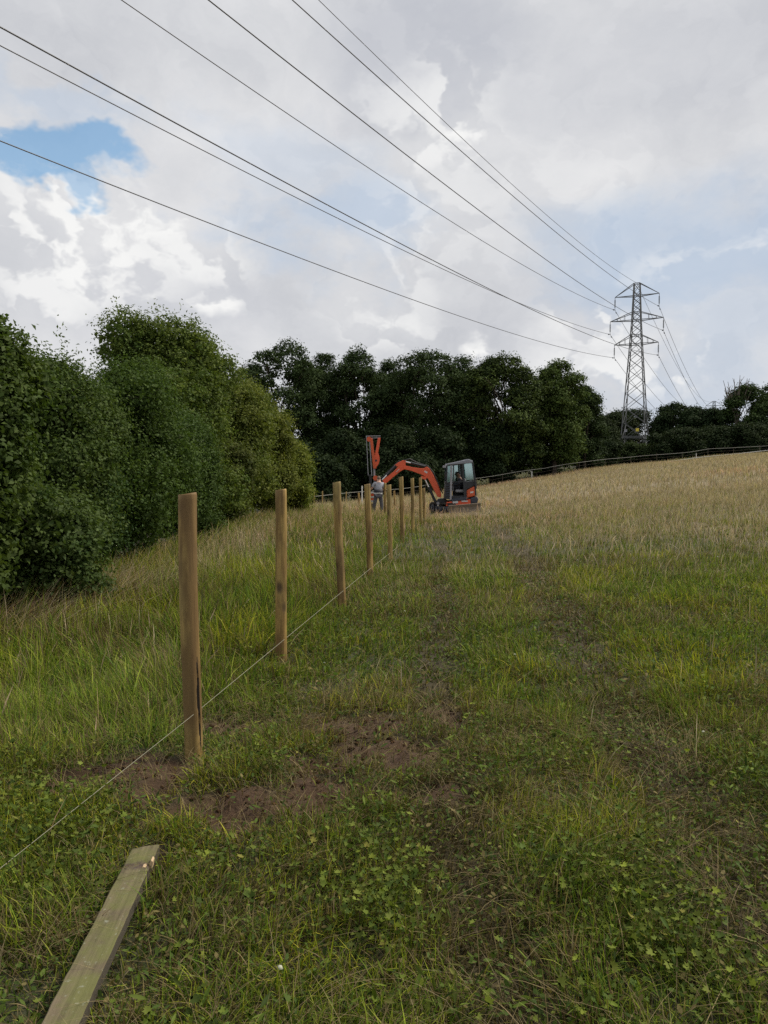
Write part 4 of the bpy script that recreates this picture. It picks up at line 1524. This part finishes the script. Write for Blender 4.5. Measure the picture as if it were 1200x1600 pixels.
    p = [Z12(780, 790), Z12(965, 700), Z12(950, 610), Z12(780, 640)]
    m = MB(); m.prism(p, -.58, .66); m.build('rear_cowl', M_BLACK, exc, bevel=.03)
    # --- cab
    cab = thing('cab', None, None); cab.parent = exc
    del_keys = [k for k in ('label', 'category') if k in cab]
    for k in del_keys: del cab[k]
    YN, YF = -.66, .30
    tl, tr_, bl, br = Z12(440, 320), Z12(900, 270), Z12(415, 960), Z12(960, 900)
    # front corner posts, mid post, rear posts on both sides
    def post(u0, v0, u1, v1, w, mt, nm='pillar', yy=(YN, YF)):
        for y in yy:
            a = Z12(u0, v0); b = Z12(u1, v1)
            q4 = MB(); q4.prism([(a[0] - w / 2, a[1]), (a[0] + w / 2, a[1]), (b[0] + w / 2, b[1]), (b[0] - w / 2, b[1])], y - .035, y + .035)
            q4.build(nm, mt, cab, bevel=.012)
    post(505, 960, 520, 325, .085, M_GREY)
    post(562, 640, 560, 320, .05, M_BLACK, 'door_frame')
    post(765, 930, 728, 275, .085, M_BLACK)
    post(975, 760, 905, 265, .075, M_BLACK)
    def rail(u0, v0, u1, v1, h, mt, nm, yy=(YN, YF)):
        for y in yy:
            a = Z12(u0, v0); b = Z12(u1, v1)
            q4 = MB(); q4.prism([(a[0], a[1] - h / 2), (b[0], b[1] - h / 2), (b[0], b[1] + h / 2), (a[0], a[1] + h / 2)], y - .03, y + .03)
            q4.build(nm, mt, cab, bevel=.01)
    rail(505, 325, 905, 262, .09, M_BLACK, 'top_rail')
    rail(505, 640, 770, 630, .04, M_BLACK, 'door_rail')
    # roof
    p = [Z12(425, 325), Z12(905, 285), Z12(915, 245), Z12(830, 212), Z12(720, 240), Z12(440, 300)]
    m = MB(); m.prism(p, YN - .05, YF + .05); m.build('roof', M_ROOF, cab, bevel=.025)
    # lower body behind the door, floor
    p = [Z12(500, 955), Z12(770, 925), Z12(770, 880), Z12(500, 900)]
    m = MB(); m.prism(p, YN, YF); m.build('floor', M_BLACK, cab, bevel=.01)
    p = [Z12(765, 920), Z12(800, 915), Z12(800, 620), Z12(765, 620)]
    m = MB(); m.prism(p, YN, YF); m.build('bulkhead', M_BLACK, cab, bevel=.01)
    # near door lower panel in dark glass, front quarter panel
    p = [Z12(575, 900), Z12(750, 900), Z12(750, 645), Z12(575, 645)]
    m = MB(); m.prism(p, YF - .01, YF + .01); m.build('lower_panel', M_BLACK, cab)
    # front: stacked controls, window frame and grille
    p = [Z12(405, 950), Z12(500, 955), Z12(500, 640), Z12(425, 650)]
    m = MB(); m.prism(p, YN + .03, YF); m.build('front_panel', M_BLACK, cab, bevel=.02)
    m = MB()
    for k in range(5):
        a = Z12(410, 700 + k * 45); b = Z12(500, 690 + k * 45); m.bar((a[0], YN - .02, a[1]), (b[0], YN - .02, b[1]), .03)
    m.build('grille', M_NAVY, cab)
    a, b = Z12(430, 640), Z12(445, 330)
    m = MB()
    for y in (YN + .03, YF - .03): m.bar((a[0], y, a[1]), (b[0], y, b[1]), .07)
    m.bar((b[0], YN, b[1]), (b[0], YF, b[1]), .07); m.bar((a[0], YN, a[1]), (a[0], YF, a[1]), .07)
    m.build('windscreen_frame', M_BLACK, cab)
    m = MB(); m.prism([(a[0] - .005, a[1]), (a[0] + .005, a[1]), (b[0] + .005, b[1]), (b[0] - .005, b[1])], YN + .07, YF - .07); m.build('windscreen', M_GLASS, cab)
    p = [Z12(440, 635), Z12(500, 635), Z12(510, 335), Z12(450, 340)]
    m = MB(); m.prism(p, YN - .005, YN + .005); m.build('front_quarter_window', M_GLASS, cab)
    # windows
    p = [Z12(575, 625), Z12(740, 620), Z12(722, 310), Z12(572, 325)]
    m = MB(); m.prism(p, YF - .006, YF + .006); m.build('far_window', M_GLASS2, cab)
    p = [Z12(790, 600), Z12(930, 590), Z12(895, 292), Z12(752, 290)]
    m = MB(); m.prism(p, YN - .008, YN + .004); m.build('rear_side_window', M_GLASS2, cab)
    m = MB(); m.prism([Z12(790, 600), Z12(930, 590), Z12(895, 292), Z12(752, 290)], YF - .006, YF + .006); m.build('far_rear_window', M_GLASS2, cab)
    # seat
    a = Z12(700, 760)
    m = MB(); m.box((a[0], -.2, a[1] - .10), (.46, .46, .13)); m.box((a[0] + .2, -.2, a[1] + .18), (.12, .44, .56), Matrix.Rotation(-.12, 3, 'Y')); m.build('seat', M_GREY, cab, bevel=.04)
    # door folded back? door handle and levers
    a = Z12(560, 700)
    m = MB(); m.tube([(a[0], -.42, a[1] - .25), (a[0] - .02, -.42, a[1] + .12)], .02, 8); m.tube([(a[0], .0, a[1] - .25), (a[0] - .02, .0, a[1] + .12)], .02, 8)
    m.tube([(a[0] - .02, -.42, a[1] + .1), (a[0] - .03, -.42, a[1] + .2)], .032, 8); m.build('control_lever', M_GREY, cab)
    a = Z12(395, 345); b = Z12(445, 330)
    m = MB(); m.tube([(b[0], YN, b[1]), (a[0], YN - .05, a[1])], .014, 6); m.box((a[0] - .02, YN - .06, a[1] - .02), (.14, .05, .1)); m.build('work_light', M_GREY, cab, bevel=.01)
    a = Z12(420, 470); m = MB(); m.box((a[0], YN - .08, a[1] - .12), (.05, .12, .34)); m.tube([(a[0], YN - .02, a[1]), (a[0] + .12, YN, a[1])], .012, 6); m.build('mirror', M_BLACK, cab, bevel=.015)
    # --- boom group, in the plane y = YB
    YB = .05
    # swing bracket
    p = [Z12(250, 1030), Z12(330, 1100), Z12(470, 1070), Z12(480, 980), Z12(400, 940), Z12(300, 950)]
    m = MB(); m.prism(p, YB - .17, YB + .17); m.build('swing_bracket', M_BLACK, exc, bevel=.03)
    a = Z12(290, 1035); m = MB(); m.tube([(a[0], YB - .2, a[1]), (a[0], YB + .2, a[1])], .07, 12); m.build('pivot_pin', M_GREY, exc)
    # boom
    p = [Z(770, 645), Z(745, 640), Z(700, 560), Z(655, 470), Z(612, 440), Z(580, 425), Z(500, 395), Z(425, 378), Z(418, 350), Z(440, 345), Z(520, 362), Z(610, 372), Z(640, 355), Z(665, 372), Z(700, 430), Z(745, 520), Z(780, 620)]
    m = MB(); m.prism(p, YB - .10, YB + .10); bo = m.build('boom', M_ORANGE, exc, bevel=.018)
    for (c, w) in ((Z(632, 408), .17),):
        m = MB(); m.prism([(c[0] - w / 2, c[1] + .03), (c[0] - w / 2 + .03, c[1] + .085), (c[0] + w / 2, c[1] + .02), (c[0] + w / 2 - .04, c[1] - .055)], YB - .106, YB - .098); m.build('decal', M_WHITE, bo)
    # bracket under boom knee
    p = [Z(585, 440), Z(640, 455), Z(632, 478), Z(600, 470)]
    m = MB(); m.prism(p, YB - .13, YB + .13); m.build('cylinder_bracket', M_ORANGE, bo, bevel=.01)

    def cyl(nm, a, b, f, r1, r2, y=YB, parent=exc):
        A = Vector((a[0], y, a[1])); B = Vector((b[0], y, b[1])); M = A.lerp(B, f)
        m = MB(); m.tube([A, M], r1, 12); m.tube([M, M + (B - M).normalized() * .05], r1 * 1.15, 12); o = m.build(nm, M_BLACK, parent, smooth=False)
        m = MB(); m.tube([M, B], r2, 10); m.build('rod', M_CHROME, o)
    cyl('boom_cylinder', Z(735, 712), Z(618, 458), .62, .062, .035, YB - .02)
    # fix hoses beside it
    cyl('arm_cylinder', Z(628, 355), Z(445, 308), .70, .055, .032)
    cyl('linkage_cylinder', Z(352, 345), Z(225, 478), .62, .05, .03, YB - .06)
    # arm with its head plate
    p = [Z(205, 500), Z(240, 515), Z(268, 505), Z(330, 450), Z(400, 395), Z(432, 378), Z(442, 345), Z(442, 296), Z(415, 296), Z(370, 318), Z(335, 345), Z(350, 356), Z(372, 352), Z(330, 400), Z(265, 452), Z(215, 485)]
    m = MB(); m.prism(p, YB - .085, YB + .085); ar = m.build('arm', M_ORANGE, exc, bevel=.012)
    c = Z(370, 388); m = MB(); m.prism([(c[0] - .09, c[1] - .08), (c[0] - .06, c[1] - .085), (c[0] + .08, c[1] + .05), (c[0] + .05, c[1] + .06)], YB - .092, YB - .084); m.build('decal', M_WHITE, ar)
    # hydraulic hoses
    m = MB()
    for dy in (-.13, .13):
        P = [Z(425, 300), Z(480, 285), Z(560, 325), Z(650, 350), Z(700, 410), Z(740, 490), Z(790, 610)]
        m.tube([(x, YB + dy, z + .02) for x, z in P], .018, 6)
    P = [Z(440, 340), Z(380, 300), Z(300, 380), Z(230, 450), Z(190, 470)]
    m.tube([(x, YB + .1, z) for x, z in P], .018, 6)
    P = [Z(620, 470), Z(660, 560), Z(700, 640), Z(745, 690), Z(800, 690)]
    m.tube([(x, YB + .12, z) for x, z in P], .03, 6)
    m.build('hydraulic_hose', M_BLACK, exc)
    # --- post driver hung on the arm
    pd = thing('post_driver', None, None); pd.parent = exc
    for k in ('label', 'category'):
        if k in pd: del pd[k]
    YM = .02
    # long orange mast leaning very slightly
    p = [Z(140, 372), Z(168, 372), Z(132, 88), Z(106, 88)]
    m = MB(); m.prism(p, YM - .07, YM + .07); m.build('mast', M_ORANGE2, pd, bevel=.01)
    m = MB(); a = Z(100, 98); m.tube([(a[0], YM - .09, a[1]), (a[0], YM + .09, a[1])], .11, 16); m.build('head_pulley', M_ORANGE2, pd)
    # second bar, swelling into a quadrant at its foot
    p = [Z(182, 85), Z(208, 85), Z(196, 160), Z(184, 225), Z(196, 262), Z(198, 300), Z(184, 338), Z(160, 366), Z(148, 368), Z(144, 330), Z(160, 300), Z(150, 262), Z(162, 210), Z(172, 150)]
    m = MB(); m.prism(p, YM - .05, YM + .05); lk = m.build('curved_lever', M_ORANGE, pd, bevel=.01)
    c = Z(165, 298); m = MB(); m.tube([(c[0], YM - .07, c[1]), (c[0], YM + .07, c[1])], .05, 12); m.build('pin', M_BLACK, lk)
    m = MB(); a, b = Z(70, 68), Z(208, 66); m.bar((a[0], YM, a[1]), (b[0], YM, b[1]), .035); a, b = Z(120, 86), Z(206, 84); m.bar((a[0], YM, a[1]), (b[0], YM, b[1]), .03); m.build('top_bar', M_GREY, pd)
    m = MB(); a, b = Z(75, 70), Z(92, 436); m.bar((a[0], YM - .05, a[1]), (b[0], YM - .05, b[1]), .03); m.build('guide_rod', M_GREY, pd)
    m = MB(); a, b = Z(106, 120), Z(126, 440); m.bar((a[0], YM - .05, a[1]), (b[0], YM - .05, b[1]), .035); m.build('guide_rod', M_GREY, pd)
    # lower mast, dark steel channel with pale edge
    m = MB(); a = Z(108, 430); b = Z(122, 690)
    m.prism([(a[0] - .05, a[1]), (a[0] + .06, a[1]), (b[0] + .06, b[1]), (b[0] - .05, b[1])], YM + .05, YM + .19); m.build('channel', M_BLACK, pd, bevel=.008)
    m = MB(); a = Z(146, 370); b = Z(150, 560)
    m.prism([(a[0] - .03, a[1]), (a[0] + .05, a[1]), (b[0] + .05, b[1]), (b[0] - .03, b[1])], YM + .04, YM + .12); m.build('channel', M_GREY, pd, bevel=.008)
    # knuckle that carries the driver on the arm
    c = Z(160, 462); m = MB(); m.tube([(c[0], YM - .1, c[1]), (c[0], YM + .1, c[1])], .115, 14); m.build('knuckle', M_ORANGE2, pd)
    m = MB(); m.prism([Z(180, 455), Z(225, 478), Z(235, 512), Z(190, 510), Z(165, 490)], YM - .08, YM + .08); m.build('bracket', M_BLACK, pd, bevel=.01)
    # weights: red and white blocks on the channel
    m = MB()
    for k, (v, h) in enumerate(((598, .08), (640, .07), (678, .06))):
        a = Z(133, v); m.box((a[0], YM - .02, a[1]), (.16, .16, h))
    m.build('driver_head', M_WHITE, pd, bevel=.01)
    m = MB()
    for k, v in enumerate((618, 660)):
        a = Z(133, v); m.box((a[0], YM - .015, a[1]), (.14, .15, .11))
    m.build('driver_housing', M_ORANGE2, pd, bevel=.01)
    # rusty tip of the mast down to the grass
    m = MB(); a = Z(125, 700); m.box((a[0], YM + .05, a[1] / 2 + .0), (.10, .10, a[1])); m.build('driven_post', M_POST, pd)


build_excavator()

# ------------------------------------------------------------------ people
def skin_mesh(name, pts, edges, root_i, mt, parent, sub=2, smooth=True):
    """pts: (x,y,z,rx,ry); evaluated skin surface"""
    me = bpy.data.meshes.new(name)
    me.from_pydata([p[:3] for p in pts], edges, [])
    o = bpy.data.objects.new(name, me)
    COL.objects.link(o)
    o.modifiers.new('skin', 'SKIN').use_smooth_shade = True
    sv = me.skin_vertices[0].data
    for i, p in enumerate(pts):
        sv[i].radius = (p[3], p[4] if len(p) > 4 else p[3])
        sv[i].use_root = (i == root_i)
    ss = o.modifiers.new('sub', 'SUBSURF'); ss.levels = sub; ss.render_levels = sub
    dg = bpy.context.evaluated_depsgraph_get()
    m2 = bpy.data.meshes.new_from_object(o.evaluated_get(dg))
    bpy.data.objects.remove(o)
    m2.name = name
    m2.materials.clear(); m2.materials.append(mt)
    for p in m2.polygons: p.use_smooth = True
    return new_obj(name, m2, parent)


def hand(pts, edges, wi, w, f, s, size=1.0):
    """five fingers from wrist index wi; w palm centre vector dir f, side s"""
    w = Vector(w); f = Vector(f).normalized(); s = Vector(s).normalized(); dn = f.cross(s).normalized()
    pi_ = len(pts); c = w + f * .05 * size; pts.append((*c, .030, .018)); edges.append((wi, pi_))
    for k, (off, ln) in enumerate(((-.030, .065), (-.010, .075), (.010, .072), (.028, .055))):
        a = c + f * .035 + s * off; b = a + f * ln * .5 + dn * .008; e = b + f * ln * .4 + dn * .03
        i0 = len(pts); pts += [(*a, .010), (*b, .0085), (*e, .007)]; edges += [(pi_, i0), (i0, i0 + 1), (i0 + 1, i0 + 2)]
    a = c - s * .035; b = a + (f - s * .7).normalized() * .045
    i0 = len(pts); pts += [(*a, .011), (*b, .009)]; edges += [(pi_, i0), (i0, i0 + 1)]


def head_detail(body_name, root, c, facing, hair_top=True):
    pass


def worker():
    # stands with his back to us, leaning a little forward, both arms on the post driver at his left
    d = 34.0
    base = at(591, 806, d); x0 = base.x; z0 = gz(x0, d)
    root = thing('person', 'person in grey T-shirt, black back belt and dark trousers, back turned, guiding the post driver', 'person', (x0, d, z0), .15)
    top = at(595, 751, d).z - z0
    k = 1.74 / 1.75
    V = lambda x, y, z: (x * k, y * k, z * k)
    pts = [V(0, 0, .95) + (.155, .11), V(.01, .03, 1.12) + (.135, .10), V(.02, .07, 1.30) + (.165, .115), V(.03, .10, 1.44) + (.12, .085), V(.04, .12, 1.52) + (.055, .058),
           V(.045, .15, 1.60) + (.072, .085), V(.05, .155, 1.69) + (.070, .082),
           # legs
           V(-.10, 0, .88) + (.092, .095), V(-.17, -.02, .50) + (.062, .068), V(-.21, .02, .09) + (.042, .045), V(-.215, .12, .04) + (.042, .035),
           V(.10, 0, .88) + (.092, .095), V(.15, .0, .50) + (.062, .068), V(.17, -.01, .09) + (.042, .045), V(.19, .10, .04) + (.042, .035),
           # arms
           V(-.17, .09, 1.42) + (.058,), V(-.27, .12, 1.19) + (.044,), V(-.31, .36, 1.15) + (.028,),
           V(.22, .09, 1.42) + (.058,), V(.31, .12, 1.18) + (.044,), V(.16, .36, 1.12) + (.028,)]
    pts = [list(p) for p in pts]
    for p in pts:
        if len(p) == 4: p.append(p[3])
    ed = [(0, 1), (1, 2), (2, 3), (3, 4), (4, 5), (5, 6), (0, 7), (7, 8), (8, 9), (9, 10), (0, 11), (11, 12), (12, 13), (13, 14), (3, 15), (15, 16), (16, 17), (3, 18), (18, 19), (19, 20)]
    hp, he = [tuple(p) for p in pts], list(ed)
    hand(hp, he, 17, hp[17][:3], (.1, 1, .1), (1, 0, .2)); hand(hp, he, 20, hp[20][:3], (-.5, 1, .1), (1, .5, .2))
    # nose and ears grow from the head
    i = len(hp); hp += [(.05, .245, 1.61, .014, .014), (-.03, .15, 1.61, .016, .022), (.125, .15, 1.61, .016, .022)]; he += [(5, i), (5, i + 1), (5, i + 2)]
    body = skin_mesh('body', hp, he, 0, M_SKIN, root, 2)
    g = lambda i, e, dz=0: (pts[i][0], pts[i][1], pts[i][2] + dz, pts[i][3] + e, pts[i][4] + e)
    sh = [g(0, .022, .07), g(1, .022), g(2, .018), g(3, .014, -.01), g(15, .018), g(18, .018)]
    s1 = Vector(pts[15][:3]).lerp(Vector(pts[16][:3]), .75); s2 = Vector(pts[18][:3]).lerp(Vector(pts[19][:3]), .75)
    sh += [(*s1, .064, .064), (*s2, .064, .064)]
    skin_mesh('shirt', sh, [(0, 1), (1, 2), (2, 3), (3, 4), (3, 5), (4, 6), (5, 7)], 2, M_SHIRT, root)
    tr = [g(0, .014), g(7, .012), g(8, .018), g(9, .022, .02), g(11, .012), g(12, .018), g(13, .022, .02)]
    skin_mesh('trousers', tr, [(0, 1), (1, 2), (2, 3), (0, 4), (4, 5), (5, 6)], 0, M_TROUS, root)
    m = MB()
    n = 20
    for z0_, z1_ in ((1.03, 1.17),):
        vs = []
        for z, cx, cy in ((z0_, .005, .018), (z0_ + .03, .006, .022), (z1_, .012, .042)):
            for q5 in range(n):
                a = 2 * PI * q5 / n; vs.append((cx + math.cos(a) * .192, cy + math.sin(a) * .158, z + .015 * math.sin(a)))
        fs = [(r * n + q5, r * n + (q5 + 1) % n, (r + 1) * n + (q5 + 1) % n, (r + 1) * n + q5) for r in range(2) for q5 in range(n)]
        m.add(vs, fs)
    o = m.build('back_support_belt', M_BELT, root, smooth=True); sl = o.modifiers.new('solid', 'SOLIDIFY'); sl.thickness = .012
    # shirt hem below the belt
    m = MB(); vs = []
    for z in (.95, 1.02):
        for q5 in range(n):
            a = 2 * PI * q5 / n; vs.append((math.cos(a) * .19, math.sin(a) * .155 + .01, z + .012 * math.sin(3 * a)))
    m.add(vs, [(q5, (q5 + 1) % n, n + (q5 + 1) % n, n + q5) for q5 in range(n)])
    o = m.build('shirt_hem', M_WHITE, root, smooth=True); sl = o.modifiers.new('solid', 'SOLIDIFY'); sl.thickness = .01
    # short hair cap
    m = MB(); vs = []; fs = []; nn, mm = 16, 7
    for j in range(mm + 1):
        ph = PI * .60 * j / mm
        for q5 in range(nn):
            a = 2 * PI * q5 / nn
            lim = 1.0 if math.sin(a) < .25 else .62
            p = ph * lim
            vs.append((.048 + math.sin(p) * math.cos(a) * .083, .145 + math.sin(p) * math.sin(a) * .098, 1.645 + math.cos(p) * .105))
    for j in range(mm):
        for q5 in range(nn): fs.append((j * nn + q5, j * nn + (q5 + 1) % nn, (j + 1) * nn + (q5 + 1) % nn, (j + 1) * nn + q5))
    m.add(vs, fs); m.build('hair', M_HAIR, root, smooth=True)
    for i in (10, 14):
        c = Vector(pts[i][:3]); a = Vector(pts[i - 1][:3])
        skin_mesh('boot', [(*(a + Vector((0, 0, .06))), .056, .056), (*a, .054, .056), (*(c + Vector((0, .03, .005))), .050, .044)], [(0, 1), (1, 2)], 1, M_BOOT, root)


worker()


def operator():
    p = Z12(690, 860)
    x0, zz = o0.x + p[0], EX_Z + Z12(700, 760)[1] - .02
    root = thing('person', 'person in dark clothing sitting in the digger cab, facing left', 'person', (x0, DE - .2, zz), PI / 2)
    # local +y is forward (turned to -x in the world)
    pts = [(0, -.02, .08, .14, .11), (0, -.03, .30, .14, .11), (0, 0, .47, .16, .11), (0, .03, .56, .06, .06), (0, .055, .66, .070, .080), (0, .06, .74, .068, .078),
           (-.10, .12, .08, .085, .085), (-.13, .48, .12, .06, .06), (-.13, .55, -.28, .045, .045), (-.13, .66, -.32, .04, .035),
           (.10, .12, .08, .085, .085), (.13, .48, .12, .06, .06), (.13, .55, -.28, .045, .045), (.13, .66, -.32, .04, .035),
           (-.20, .02, .46, .055, .055), (-.25, .08, .22, .042, .042), (-.22, .34, .20, .028, .028),
           (.20, .02, .46, .055, .055), (.25, .08, .22, .042, .042), (.22, .34, .20, .028, .028)]
    ed = [(0, 1), (1, 2), (2, 3), (3, 4), (4, 5), (0, 6), (6, 7), (7, 8), (8, 9), (0, 10), (10, 11), (11, 12), (12, 13), (2, 14), (14, 15), (15, 16), (2, 17), (17, 18), (18, 19)]
    hp, he = list(pts), list(ed)
    hand(hp, he, 16, hp[16][:3], (0, 1, .1), (1, 0, .2)); hand(hp, he, 19, hp[19][:3], (0, 1, .1), (1, 0, .2))
    i = len(hp); hp += [(0, .15, .68, .014, .014), (-.078, .055, .68, .016, .02), (.078, .055, .68, .016, .02)]; he += [(4, i), (4, i + 1), (4, i + 2)]
    skin_mesh('body', hp, he, 0, M_SKIN2, root)
    g = lambda i, e: (pts[i][0], pts[i][1], pts[i][2], pts[i][3] + e, pts[i][4] + e)
    skin_mesh('jacket', [g(0, .018), g(1, .02), g(2, .018), g(14, .018), g(17, .018), g(15, .018), g(18, .018), g(16, .018), g(19, .018)], [(0, 1), (1, 2), (2, 3), (2, 4), (3, 5), (4, 6), (5, 7), (6, 8)], 0, M_NAVYCLOTH, root)
    skin_mesh('trousers', [g(0, .02), g(6, .015), g(7, .015), g(8, .02), g(10, .015), g(11, .015), g(12, .02)], [(0, 1), (1, 2), (2, 3), (0, 4), (4, 5), (5, 6)], 0, M_NAVYCLOTH, root)
    m = MB(); vs = []; fs = []; nn, mm = 16, 6
    for j in range(mm + 1):
        for q5 in range(nn):
            a = 2 * PI * q5 / nn; ph = PI * .58 * j / mm * (1.0 if math.sin(a) < .3 else .6)
            vs.append((math.sin(ph) * math.cos(a) * .082, .05 + math.sin(ph) * math.sin(a) * .095, .70 + math.cos(ph) * .10))
    for j in range(mm):
        for q5 in range(nn): fs.append((j * nn + q5, j * nn + (q5 + 1) % nn, (j + 1) * nn + (q5 + 1) % nn, (j + 1) * nn + q5))
    m.add(vs, fs); m.build('hair', M_BLACK, root, smooth=True)


operator()
